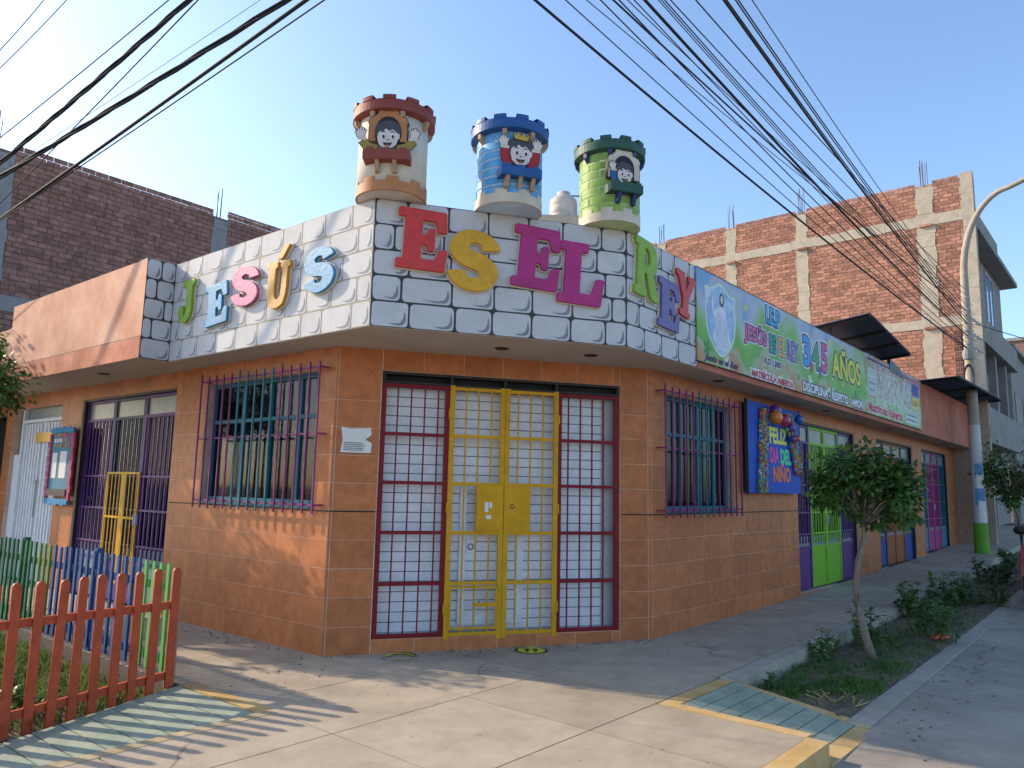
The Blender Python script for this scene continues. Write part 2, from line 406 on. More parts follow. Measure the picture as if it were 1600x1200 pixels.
# right footway: two slabs deep
u=.05
while u<40:
    st=1.16 if u<24 else 4
    rslab(u,u+st,-.02,.66); rslab(u,u+st,.66,1.22); u+=st
# corner platform: slabs squared to the right street; clip against walls / ramps by half-planes
def clip(poly,p,n):
    out=[]
    for i in range(len(poly)):
        a=poly[i-1]; c=poly[i]; da=(a-p).dot(n); dc=(c-p).dot(n)
        if (da>=0)!=(dc>=0): out.append(a+(c-a)*(da/(da-dc)))
        if dc>=0: out.append(c)
    return out
wl_=[-6.5,-5.3,-4.1,-3.0,-1.93,-.95,.05,1.215]
ul_=[-6.6,-5.4,-4.2,-2.96,-1.95,-.95,.05]
for w0,w1 in zip(wl_,wl_[1:]):
    for u0_,u1_ in zip(ul_,ul_[1:]):
        pl=[Rp(u0_+G,w0+G),Rp(u1_-G,w0+G),Rp(u1_-G,w1-G),Rp(u0_+G,w1-G)]
        if w0<-1.95: continue
        # outside the building: right of left wall & in front of entrance
        pl=clip(pl,A-nC*.02,nC) if len(pl)>2 else pl
        if len(pl)>2: pl=clip(pl,Lp(-1.12,0)+nL*0,nL*0+(-Ld)) if (sum((p-A).dot(nL) for p in pl)/len(pl)>1.28) else pl
        if len(pl)>2: pl=clip(pl,Lp(0.0,0),-Ld)
        if len(pl)>2: poly_slab(pl)
# far strip w 1.215..2.35 of the platform nose
for u0_,u1_ in ((-4.75,-4.2),(-4.2,-2.96),(-2.96,-2.078)):
    pl=clip([Rp(u0_+G,1.215+G),Rp(u1_-G,1.215+G),Rp(u1_-G,2.345),Rp(u0_+G,2.345)],Lp(-1.12,0),-Ld)
    if len(pl)>2: poly_slab(pl)
# left footway slabs (u 0..9.5)
u=.0
while u<9.4:
    for w0,w1 in ((-.02,.66),(.66,1.38)):
        slab(sidewalk,[Lp(u+G,w0+G),Lp(u+1.15-G,w0+G),Lp(u+1.15-G,w1-G),Lp(u+G,w1-G)],[0,0,0,0],.05,m_conc)
    u+=1.15
# kerbs of the planting bed and of the platform
def kerb(name,fp,pts,mt,parent=None):
    m_=MB()
    for (ua,za),(ub,zb) in zip(pts,pts[1:]):
        P=[fp(ua,0),fp(ua,1),fp(ub,1),fp(ub,0)]
        m_.hexa([(*P[i],-.23) for i in range(4)]+[(*P[0],za),(*P[1],za),(*P[2],zb),(*P[3],zb)],mt)
    return m_.build(name,parent)
ks=[-1.0,0,2,4.4,8,11.7,16.5,26,40]
for i,(ua,ub) in enumerate(zip(ks,ks[1:])):
    kerb('kerb_stone',lambda u,t:Rp(u,1.225+.145*t),[(ua+.004,gz(ua)+.001),(ub-.004,gz(ub)+.001)],m_kerb,sidewalk)
    kerb('kerb_stone',lambda u,t:Rp(u,2.28+.17*t),[(ua+.004,gz(ua)-.145),(ub-.004,gz(ub)-.145)],m_kerb,sidewalk)
kerb('painted_kerb',lambda u,t:Rp(u,2.35+.14*t),[(-4.7,.002),(-2.95,.002)],m_yel_k,sidewalk)
kerb('painted_kerb',lambda u,t:Rp(u,2.35+.14*t),[(-2.94,.002),(-2.06,.002)],m_yel_k,sidewalk)
kerb('painted_kerb',lambda u,t:Rp(-2.07+.11*t,u),[(1.23,.003),(2.345,.003)],m_yel_k,sidewalk)
kerb('painted_kerb',lambda u,t:Rp(-.99+.09*t,u),[(1.375,-.02),(2.275,-.13)],m_yel_k,sidewalk)
kerb('painted_kerb',lambda u,t:Rp(u,1.225+.13*t),[(-1.955,.002),(-1.005,.002)],m_yel_k,sidewalk)
kerb('painted_kerb',lambda u,t:Lp(-1.12-.10*t,u),[(1.30,.003),(2.9,.003)],mat('faded_yellow_kerb',(.42,.31,.17),rough=.85,var=.2,scale=5,dirt=.4,c2=(.46,.36,.22)),sidewalk)
kerb('painted_kerb',lambda u,t:Lp(u,1.27+.12*t),[(-1.115,.003),(-.02,.003)],m_yel_k,sidewalk)
kerb('painted_kerb',lambda u,t:Rp(u,2.347+.15*t),[(-2.055,-.145),(-.98,-.150)],m_yel_k,sidewalk)
# ramps: pale green strips with grooves
def ramp(name,fp,a0,a1,w0,w1,zt,zb,n,label):
    base=MB(); P=[fp(a0,w0),fp(a1,w0),fp(a1,w1),fp(a0,w1)]
    base.hexa([(*p,-.24) for p in P]+[(*P[0],zt-.012),(*P[1],zt-.012),(*P[2],zb-.012),(*P[3],zb-.012)],m_joint)
    o=base.build(name); tag(o,kind='structure')
    for i in range(n):
        c0=w0+(w1-w0)*i/n+.006; c1=w0+(w1-w0)*(i+1)/n-.006
        za=zt+(zb-zt)*i/n; zb_=zt+(zb-zt)*(i+1)/n
        P=[fp(a0,c0),fp(a1,c0),fp(a1,c1),fp(a0,c1)]
        m_=MB(); m_.hexa([(*P[0],za-.03),(*P[1],za-.03),(*P[2],zb_-.03),(*P[3],zb_-.03),(*P[0],za),(*P[1],za),(*P[2],zb_),(*P[3],zb_)],m_ramp)
        m_.build('ramp_strip',o)
ramp('kerb_ramp',Rp,-1.955,-1.0,1.36,2.34,-.002,-.15,8,'')
ramp('kerb_ramp',Lp,-1.115,-.03,1.40,2.95,-.002,-.19,9,'')
# planting beds (soil)
def soil(name,fp,us,w0,w1,zf):
    m_=MB(); nw=10
    rows=[]
    for u in us:
        rows.append([Vector((*fp(u,w0+(w1-w0)*j/nw),zf(u)+random.uniform(-.025,.03)+(.03 if 0<j<nw else 0))) for j in range(nw+1)])
    b0=0; m_.v=[p for r in rows for p in r]; k=m_.m(m_soil)
    for i in range(len(us)-1):
        for j in range(nw):
            m_.f.append([i*(nw+1)+j,(i+1)*(nw+1)+j,(i+1)*(nw+1)+j+1,i*(nw+1)+j+1]); m_.mi.append(k)
    o=m_.build(name,recalc=False,smooth=True)
    if sum(p.normal.z for p in o.data.polygons)<0: o.data.flip_normals()
    return tag(o,kind='structure')
soil('planting_bed',Rp,[-.95+.25*i for i in range(120)],1.365,2.29,lambda u:gz(u)-.16)
soil('planting_bed',Lp,[-.0+.25*i for i in range(40)],1.42,3.4,lambda u:-.17)

# ================================================================== KINDERGARTEN
kg=empty('kindergarten_building',(*A,0),'one-storey corner kindergarten with orange tiled walls and stone-painted parapet','building')
TW,TH,TZ0=.4247,.2735,1.352-4*.2735-.0   # tile module, first joint above ground
def wall(fr,name,x0,x1,openings,zg=lambda x:0.0,phase=0.0,thick=.22,tiles=True,row0=None,end_caps=True):
    """substrate with openings, then the tiles as pieces"""
    xs=sorted({x0,x1,*[o[0] for o in openings],*[o[1] for o in openings]}); zs=sorted({-.25,ZS+.02,*[o[2] for o in openings],*[o[3] for o in openings]})
    m_=MB()
    for xa,xb in zip(xs,xs[1:]):
        for za,zb in zip(zs,zs[1:]):
            cx,cz=(xa+xb)/2,(za+zb)/2
            if any(o[0]<cx<o[1] and o[2]<cz<o[3] for o in openings): continue
            m_.box(fr,xa,xb,za,zb,-thick,-.0022,m_grout)
    w=m_.build(name,kg,recalc=True)
    if not tiles: return w
    g=.0023
    zrow=[TZ0+TH*k for k in range(-1,9)]+[ZS]
    zrow=[z for z in zrow if z<ZS]+[ZS]
    xk=[x0]+[phase+TW*k for k in range(-80,80) if x0+.03<phase+TW*k<x1-.03]+[x1]
    for xa,xb in zip(xk,xk[1:]):
        for za,zb in zip(zrow,zrow[1:]):
            za_=max(za,zg((xa+xb)/2)-.02)
            if zb-za_<.03: continue
            rects=[(xa,xb,za_,zb)]
            for o in openings:
                nx=[]
                for (a,b_,c,d) in rects:
                    if b_<=o[0] or a>=o[1] or d<=o[2] or c>=o[3]: nx.append((a,b_,c,d)); continue
                    if a<o[0]: nx.append((a,o[0],c,d))
                    if b_>o[1]: nx.append((o[1],b_,c,d))
                    aa,bb=max(a,o[0]),min(b_,o[1])
                    if c<o[2]: nx.append((aa,bb,c,o[2]))
                    if d>o[3]: nx.append((aa,bb,o[3],d))
                rects=nx
            for (a,b_,c,d) in rects:
                if b_-a<.025 or d-c<.02: continue
                if abs(c-1.352)<.004: c+=.006
                piece('tile',w,fr,a+g*1.5,b_-g*1.5,c+g,d-g,-.012,random.choice((-.0004,0,.0005)),m_tile)
    return w
winL=(-2.42,-.27,1.395,2.76); gateL=(-5.90,-3.14,-.02,2.775); whiteL=(-8.65,-6.64,-.02,2.76); darkL=(-10.5,-8.98,-.02,2.7)
wall(FL,'wall',-11.0,0,[winL,gateL,whiteL,darkL],phase=0)
doorC=(.46,3.09,.13,2.762)
wall(FC,'wall',0.0,LCW,[doorC],phase=.455)
winR=(.30,2.12,1.39,2.735); D1=(4.45,7.50,.10,2.77); D2=(8.95,11.92,.17,2.77); D3=(12.80,15.64,.27,2.77)
wall(FR,'wall',0,16.5,[winR,D1,D2,D3],zg=gz,phase=-.035)
# black cable/joint line around the wall at 1.35 m
b=MB()
b.tube([FL.pt(-3.1,1.355,.004),FL.pt(.0,1.352,.004)],.006,m_black,4)
b.tube([FC.pt(0.004,1.352,.004),FC.pt(.45,1.352,.004)],.006,m_black,4); b.tube([FC.pt(3.1,1.352,.004),FC.pt(LCW,1.352,.004)],.006,m_black,4)
b.tube([FR.pt(0,1.352,.004),FR.pt(4.44,1.36,.004)],.006,m_black,4)
b.build('wall_cable',kg)
# soffit, roof, floor, inner darkness
X=Lp(10,-7.5); Y=Rp(16.5,-8)
par_out=[Lp(11,.75),Lp(6.65,.75),Lp(6.65,.795),Lp(2.504,.795),Lp(2.504,dL),PA,PB,Rp(16.07,dR),Rp(16.5,dR)]
wall_line=[Rp(16.5,.0),B,A,Lp(11,0)]

b=MB(); b.prism([tuple(p) for p in [Lp(11,.4),Lp(2.5,.35),A+nC*.45,B+nC*.40,Rp(16.5,.25),Y,X]],3.35,3.55,m_cast); b.build('roof',kg)
b=MB(); b.prism([tuple(p) for p in [Lp(10.9,-.25),Lp(0,-.25)+(-nC)*.2,B-nR*.3-nC*.2,Rp(16.4,-.25),Rp(16.4,-5),Lp(10.9,-5)]],.0,.05,m_dark); b.build('floor',kg)
b=MB()
for p,q in ((Lp(10.9,-3),Rp(3,-4.5)),(Rp(3,-4.5),Rp(16.4,-3))): 
    n_=(q-p).normalized(); n2=Vector((-n_.y,n_.x))*.1
    b.prism([tuple(p),tuple(q),tuple(q+n2),tuple(p+n2)],0.05,3.35,m_gwall)
b.build('inner_wall',kg)
# downlights in the soffit
for p in (FC.pt(1.55,ZS,.55),FC.pt(2.5,ZS,.55),FR.pt(1.2,ZS,.24),FR.pt(5.2,ZS,.24),FR.pt(9,ZS,.24),FL.pt(-4.2,ZS,.45)):
    b=MB(); b.lathe(p,[(.0,ZS-.012),(.06,ZS-.012),(.075,ZS-.004),(.075,ZS+.002)],m_black,16); b.build('downlight',kg)

# parapet: thick wall behind painted faces
def offs(poly,d):
    out=[]
    for i,p in enumerate(poly):
        if i==0: t=(poly[1]-p).normalized(); out.append(p+Vector((-t.y,t.x))*d); continue
        if i==len(poly)-1: t=(p-poly[i-1]).normalized(); out.append(p+Vector((-t.y,t.x))*d); continue
        t1=(p-poly[i-1]).normalized(); t2=(poly[i+1]-p).normalized(); n1=Vector((-t1.y,t1.x)); n2=Vector((-t2.y,t2.x))
        out.append(p+(n1+n2)*(d/(1+n1.dot(n2))))
    return out
b=MB(); b.prism([tuple(p) for p in offs(par_out,.012)+[Rp(16.5,-.1),B-nR*.1-nC*.05,A-nL*.1-nC*.05,Lp(11,-.1)]],ZS-.002,ZS+.10,m_soff); b.build('soffit',kg)
def parapet(name,pts,z0,z1,mt,th=.2):
    inn=offs(pts,th); m_=MB(); k=m_.m(mt)
    for i in range(len(pts)-1):
        P=[pts[i],pts[i+1],inn[i+1],inn[i]]
        m_.hexa([(*p,z0) for p in P]+[(*p,z1) for p in P],mt)
    return m_.build(name,kg)
par=parapet('parapet',[Lp(2.504,.788),Lp(2.504,dL),PA,PB,Rp(1.47-1.296,dR)],ZS+.001,ZT,m_cream)
par2=parapet('parapet',[Lp(6.65,.795),Lp(2.506,.795)],ZS+.001,4.13,m_pinkw,.2)
par3=parapet('parapet',[Lp(11,.75),Lp(6.652,.75)],ZS+.001,3.83,m_pinkw,.2)
par4=parapet('parapet',[Rp(1.472-1.296,dR),Rp(16.5,dR)],ZS+.001,ZT-.005,m_redw,.2)
part('lower_band',par2,FL,[(-6.64,-2.51,ZS+.002,3.222,.7952,.799,mat('peeling_orange_red_paint',(.50,.13,.06),rough=.8,var=.3,scale=2.2,c2=(.56,.24,.14),dirt=.25))]); part('groove',par2,FL,[(-6.6,-2.51,3.222,3.232,.7951,.797,m_jdark)]); part('groove',par4,FR,[(.2,16.4,3.225,3.232,dR+.0001,dR+.002,m_jdark)])
# painted stones
def stones(fr,x0,x1,n,jm,seedw=(.33,.46),rows=5):
    part('painted_joints',par,fr,[(x0,x1,ZS+.002,ZT-.003,n+.0005,n+.0025,jm)])
    H=(ZT-ZS)/rows
    for r in range(rows):
        x=x0-(random.uniform(.05,.22) if r%2 else random.uniform(0,.06)); z0=ZS+r*H; z1=z0+H
        while x<x1-.02:
            w=random.uniform(*seedw); a,b_=max(x,x0),min(x+w,x1)
            if x1-b_<.09: b_=x1; 
            if b_-a>.05:
                g=.006 if jm is m_jdark else .0055
                W_,H_=b_-a-2*g,H-2*g
                pl=rounded([(random.uniform(0,.006),random.uniform(0,.004)),(W_-random.uniform(0,.006),random.uniform(0,.004)),(W_-random.uniform(0,.006),H_-random.uniform(0,.004)),(random.uniform(0,.006),H_-random.uniform(0,.004))],random.uniform(.03,.05))
                me=sheet([pl],.002,m_stone)
                # grey brush mark in the lower right corner
                if W_>.14:
                    t=.022; q_=random.uniform(.35,.6); h_=random.uniform(.6,.85); sw=rounded([(W_*q_,.034),(W_*.72,.032),(W_-.062,.046),(W_-.040,.085),(W_-.032,H_*h_),(W_-.018,H_*.5),(W_-.018,.05),(W_-.045,.018),(W_*.7,.014)],.02)
                    me2=sheet([sw],.0012,m_swoosh); me2.transform(Matrix.Translation((0,0,.002)))
                    bm=bmesh.new(); bm.from_mesh(me); k0=len(bm.faces); bm.from_mesh(me2)
                    bm.faces.ensure_lookup_table()
                    for f in bm.faces[k0:]: f.material_index=1
                    me.materials.append(m_swoosh); bm.to_mesh(me); bm.free()
                put('painted_stone',me,par,fr.mat4(a+g,z0+g,n+.0026))
            x=b_ if b_==x1 else x+w
    return
FPC=Frame(PA,PB-PA); FPR=Frame(PB,Rd); FPL=Frame(PA,-Ld)   # parapet faces
WPC=(PB-PA).length
stones(FPC,0,WPC,0,m_jdark)
stones(FPR,0,1.468,0,m_jdark,(.28,.40))
stones(FPL,-3.512,0,0,m_jgrey,(.30,.44))
FBX=Frame(Lp(2.504,.795),(nL*-1))   # the short return face of the salmon box
stones(FBX,0,.338,0,m_jdark,(.2,.3))

# ------------------------------------------------------------------ cut-out letters
GL={
'E':[[(0,0),(.85,0),(.88,.36),(.74,.36),(.67,.17),(.42,.17),(.42,.42),(.52,.42),(.54,.32),(.65,.32),(.65,.70),(.54,.70),(.52,.58),(.42,.58),(.42,.83),(.65,.83),(.72,.65),(.86,.65),(.83,1),(0,1),(0,.86),(.12,.86),(.12,.14),(0,.14)]],
'L':[[(0,0),(.85,0),(.9,.44),(.75,.44),(.66,.17),(.42,.17),(.42,.86),(.56,.86),(.56,1),(0,1),(0,.86),(.12,.86),(.12,.14),(0,.14)]],
'J':[[(.22,1),(.88,1),(.88,.86),(.76,.86),(.76,.30),(.67,.10),(.45,0),(.22,.02),(.05,.14),(.0,.30),(.10,.42),(.25,.42),(.31,.31),(.28,.2),(.36,.15),(.44,.22),(.44,.86),(.22,.86)]],
'S':[stroke([(.5+.225*math.cos(R_(a)),.705+.200*math.sin(R_(a))) for a in range(5,266,20)]+[(.5+.225*math.cos(R_(a)),.295+.200*math.sin(R_(a))) for a in range(85,-176,-20)],[.125,.10,.10,.115,.135,.14,.14,.135,.115,.10,.10,.125],2)],
'Ú':[[(0,1),(.44,1),(.44,.87),(.36,.87),(.36,.34),(.41,.21),(.52,.17),(.62,.22),(.66,.34),(.66,.87),(.57,.87),(.57,1),(.95,1),(.95,.87),(.86,.87),(.86,.3),(.76,.08),(.55,0),(.35,.0),(.16,.08),(.08,.3),(.08,.87),(0,.87)],[(.42,1.06),(.60,1.06),(.86,1.34),(.64,1.36)]],
'R':[[(0,0),(.44,0),(.44,.13),(.36,.13),(.36,.42),(.46,.42),(.62,.08),(.72,0),(.96,0),(.96,.13),(.88,.15),(.74,.44),(.86,.55),(.88,.72),(.82,.9),(.64,1),(0,1),(0,.87),(.1,.87),(.1,.13),(0,.13)],[(.36,.56),(.5,.56),(.59,.64),(.59,.78),(.5,.86),(.36,.86)]],
'Y':[[(0,1),(.40,1),(.40,.87),(.34,.87),(.5,.6),(.64,.87),(.58,.87),(.58,1),(.95,1),(.95,.87),(.87,.87),(.64,.42),(.64,.13),(.74,.13),(.74,0),(.26,0),(.26,.13),(.38,.13),(.38,.42),(.1,.87),(0,.87)]],
}
def letter(ch,fr,x0,x1,z0,z1,colr,rot,label):
    polys=GL[ch]; xs=[p[0] for q in polys for p in q]; ys=[p[1] for q in polys for p in q]
    sx=(x1-x0)/(max(xs)-min(xs)); sz=(z1-z0)/(max(ys)-min(ys))
    cx,cz=(x0+x1)/2,(z0+z1)/2; mx,mz=(max(xs)+min(xs))/2,(max(ys)+min(ys))/2
    ps=[rounded([((x-mx)*sx,(y-mz)*sz) for x,y in q],.016,3) for q in polys]
    mt=mat('letter_paint_'+colr[0],colr[1],rough=.5,var=.14,scale=10,spec=.35,bump=.35,bscale=35,dirt=.32)
    root=empty('sign_letter',fr.pt(cx,z0,.004),label,'letter','cut-out letters along the parapet')
    Mx=fr.mat4(cx,cz,.008)@Matrix.Rotation(R_(rot),4,'Z')
    put('backing',sheet(ps,.02,m_cream2,offset=.014),root,Mx)
    put('letter_face',sheet(ps,.026,mt,bevel=.004),root,fr.mat4(cx,cz,.030)@Matrix.Rotation(R_(rot),4,'Z'))
u0L=-1.009
def LX(u): return -(u-u0L)      # u on left wall -> x on parapet frame FPL
letter('J',FPL,LX(2.265),LX(1.945),3.384,3.869,('leaf_green',(.22,.36,.02)),2,'green cut-out letter J beside the salmon box, leftmost letter')
letter('E',FPL,LX(1.669),LX(1.232),3.282,3.732,('sky_blue',(.045,.25,.46)),4,'blue cut-out letter E between the green J and pink S')
letter('S',FPL,LX(1.166),LX(.675),3.415,3.832,('soft_pink',(.50,.12,.27)),-6,'pink cut-out letter S on the sunlit parapet')
letter('Ú',FPL,LX(.525),LX(.144),3.309,3.946,('amber',(.55,.26,.025)),-3,'amber cut-out letter U with an accent')
letter('S',FPL,LX(-.096),LX(-.535),3.369,3.808,('sky_blue',(.045,.25,.46)),3,'blue cut-out letter S nearest the parapet corner')
letter('E',FPC,.20,.652,3.515,4.064,('signal_red',(.60,.045,.04)),-2,'red cut-out letter E, large, right of the parapet corner')
letter('S',FPC,.666,1.139,3.368,3.933,('golden',(.66,.34,.015)),-6,'yellow cut-out letter S beside the red E')
letter('E',FPC,1.274,1.737,3.449,4.038,('magenta',(.42,.025,.17)),-4,'magenta cut-out letter E left of the magenta L')
letter('L',FPC,1.725,2.189,3.341,3.934,('magenta',(.42,.025,.17)),-3,'magenta cut-out letter L')
letter('R',FPR,.085,.54,3.52,4.11,('leaf_green2',(.24,.40,.03)),-4,'green cut-out letter R under the green tower')
letter('E',FPR,.545,.98,3.28,3.80,('violet_grey',(.16,.13,.32)),-3,'violet cut-out letter E between green R and red Y')
letter('Y',FPR,.90,1.33,3.48,3.96,('coral_red',(.58,.06,.05)),-8,'red cut-out letter Y beside the banner, rightmost letter')

# ------------------------------------------------------------------ entrance: shutter, gate
sh=MB(); sh.box(FC,.46,3.09,.13,.17,-.21,-.125,m_grey); sh.box(FC,2.93,3.085,.17,2.64,-.20,-.12,m_grey); shutter=sh.build('roller_shutter',kg)
z=.172; i=0
while z<2.66:
    h=.098
    xs=[(.47,1.335),(1.41,1.955),(2.03,2.93)] if .25<z<1.55 else [(.47,2.93)]
    for a,b_ in xs: piece('slat',shutter,FC,a,b_,z,z+h-.009,-.175,-.150+random.uniform(-.003,.003),m_white)
    z+=h
part('slat_backing',shutter,FC,[(.465,2.935,.17,2.66,-.195,-.178,m_castD)])
wk=part('wicket_frame',shutter,FC,[(1.335,1.405,.22,1.64,-.165,-.125),(1.96,2.03,.22,1.64,-.165,-.125),(1.405,1.96,1.58,1.64,-.165,-.125),(1.405,1.96,.22,.27,-.165,-.125)],m_white)
part('lock_plate',shutter,FC,[(1.415,1.52,.93,1.07,-.15,-.138)],m_white)
b=MB(); c=FC.pt(1.46,1.0,-.137)
for i in range(14):
    pass
b.tube([FC.pt(1.46+.028*math.cos(t*.45),1.0+.028*math.sin(t*.45),-.134) for t in range(15)],.005,m_black,5); b.build('lock_ring',shutter)
part('transom',kg,FC,[(.462,3.088,2.735,2.76,-.14,-.01,m_black),(.462,3.088,2.645,2.665,-.14,-.01,m_black)]+[(x,x+.03,2.665,2.735,-.14,-.012,m_black) for x in (.465,1.17,1.75,2.33,3.055)]+[(.495,3.055,2.667,2.733,-.12,-.11,m_dark)])
def grille(name,fr,parent,x0,x1,z0,z1,rails,bars,mt,n=-.035,st=.045,rt=.035,bw=.014,th=.035):
    o=part(name,parent,fr,[(x0,x0+st,z0,z1,n-th/2,n+th/2,mt),(x1-st,x1,z0,z1,n-th/2,n+th/2,mt)])
    for r in rails: piece('rail',o,fr,x0+st,x1-st,r-rt/2,r+rt/2,n-th/2+.003,n+th/2-.003,mt)
    rz=sorted(rails)
    for x in bars: piece('bar',o,fr,x-bw/2,x+bw/2,rz[0]+rt/2-.002,rz[-1]-rt/2+.002,n-.006,n+.008,mt)
    return o
RL=[.155,.65,1.148,1.642,2.13,2.622]
g1=grille('gate_panel',FC,kg,.468,1.165,.136,2.64,RL,[.63,.768,.908,1.048],m_red)
g2=grille('gate_panel',FC,kg,2.365,3.078,.136,2.64,RL,[2.49,2.63,2.768,2.903],m_red)
y1=grille('gate_leaf',FC,kg,1.168,1.762,.10,2.652,RL,[1.341,1.477,1.617],m_yel,n=-.012,st=.05,bw=.016)
y2=grille('gate_leaf',FC,kg,1.766,2.362,.10,2.652,RL,[1.911,2.051,2.19],m_yel,n=-.012,st=.05,bw=.016)
part('lock_plate',y1,FC,[(1.475,1.755,1.165,1.63,-.002,.012)],m_yel); part('lock_plate',y2,FC,[(1.772,2.055,1.165,1.63,-.002,.012)],m_yel)
part('paper_scrap',y1,FC,[(1.56,1.60,1.36,1.46,.013,.0138),(1.575,1.63,1.29,1.33,.013,.0138),(1.61,1.64,1.40,1.46,.013,.0138)],m_paper)
b=MB(); b.tube([FC.pt(1.855+.022*math.cos(t*.5),1.42+.022*math.sin(t*.5),.014) for t in range(14)],.004,m_black,5); b.build('keyhole_ring',y2)
part('hatch_frame',y1,FC,[(1.215,1.235,.20,.62,-.008,.014),(1.695,1.715,.20,.62,-.008,.014),(1.235,1.695,.60,.62,-.008,.014),(1.235,1.695,.20,.22,-.008,.014)],m_yel)
part('latch',y1,FC,[(1.47,1.715,.42,.455,.01,.022)],m_yel); b=MB(); b.tube([FC.pt(1.52,.462,.02),FC.pt(1.52,.475,.02)],.008,m_black,6); b.build('latch_bolt',y1)
for zz in (.35,1.35,2.3):
    part('hinge',y1,FC,[(1.155,1.172,zz,zz+.10,-.01,.015)],m_yel); part('hinge',y2,FC,[(2.358,2.375,zz,zz+.10,-.01,.015)],m_yel)
part('threshold',kg,FC,[(.462,3.088,.10,.135,-.14,-.012)],m_tile)

# ------------------------------------------------------------------ windows with cages
STAR=[(math.sin(2*math.pi*i/10)*(1 if i%2==0 else .42),math.cos(2*math.pi*i/10)*(1 if i%2==0 else .42)) for i in range(10)]
m_stars=[mat('star_'+n,c,rough=.6) for n,c in (('white',(.7,.72,.7)),('orange',(.6,.22,.05)),('teal',(.25,.5,.5)),('yellow',(.6,.5,.08)))]
def window(fr,w,zsill,bars,cols,label):
    x0,x1,z0,z1=w
    o=part('window',kg,fr,[(x0,x0+.05,z0,z1,-.15,-.09),(x1-.05,x1,z0,z1,-.15,-.09),(x0+.05,x1-.05,z1-.05,z1,-.15,-.09),(x0+.05,x1-.05,z0,z0+.05,-.15,-.09)],m_teal)
    W=x1-x0
    for f in (.30,.55,.80): part('mullion',o,fr,[(x0+W*f-.02,x0+W*f+.02,z0+.05,z1-.05,-.145,-.10)],m_teal)
    part('transom',o,fr,[(x0+.05,x1-.05,z1-.47,z1-.43,-.147,-.098)],m_teal)
    part('pane',o,fr,[(x0+.05,x1-.05,z0+.05,z1-.05,-.128,-.122)],m_glass)
    # curtain in folds behind the glass, with paper stars stuck on
    m_=MB(); k=m_.m(m_curt); N=60
    for i in range(N+1):
        x=x0+W*i/N; n=-.185+.014*math.sin(i*.9)+.012*math.sin(i*2.3)
        m_.v+=[fr.pt(x,z0-.02,n),fr.pt(x,z1+.02,n)]
    for i in range(N): m_.f.append([2*i,2*i+2,2*i+3,2*i+1]); m_.mi.append(k)
    m_.build('curtain',o,recalc=False,smooth=True)
    for i in range(16):
        s=random.uniform(.022,.036); x=random.uniform(x0+.12,x1-.12); z=random.uniform(z0+.12,z1-.12)
        me=sheet([[(px*s,py*s) for px,py in STAR]],.002,random.choice(m_stars)); put('paper_star',me,o,fr.mat4(x,z,-.135)@Matrix.Rotation(random.uniform(0,1),4,'Z'))
    part('sill',o,fr,[(x0-.0,x1+.0,z0-.03,z0+.0,-.15,.015)],m_teal)
    # cage
    cx0,cx1=bars[0],bars[-1]
    c=MB()
    cage=part('window_grille',kg,fr,[(cx0,cx1,z1+.0,z1+.02,.088,.108),(cx0,cx1,z0-.0,z0+.022,.088,.108),(cx0,cx1,z0+.70,z0+.716,.088,.108)],m_purple)
    for zz in (z1+.01,z0+.01,z0+.708):
        for xx in (cx0,cx1): piece('bracket',cage,fr,xx-.008,xx+.008,zz-.008,zz+.008,0,.088,m_purple)
    for i,x in enumerate(bars):
        piece('bar',cage,fr,x-.0085,x+.0085,z0-.075,z1+.065+(.03 if i%5==0 else 0),.108,.124,cols(i))
nb=15
window(FL,winL,1.395,[-2.34+(2.34-.11)*i/(nb-1) for i in range(nb)],lambda i:m_teal if 5<=i<=9 else m_purple,'')
nb=13
window(FR,winR,1.39,[.10+2.01*i/(nb-1) for i in range(nb)],lambda i:m_teal if 5<=i<=7 else m_purple,'')

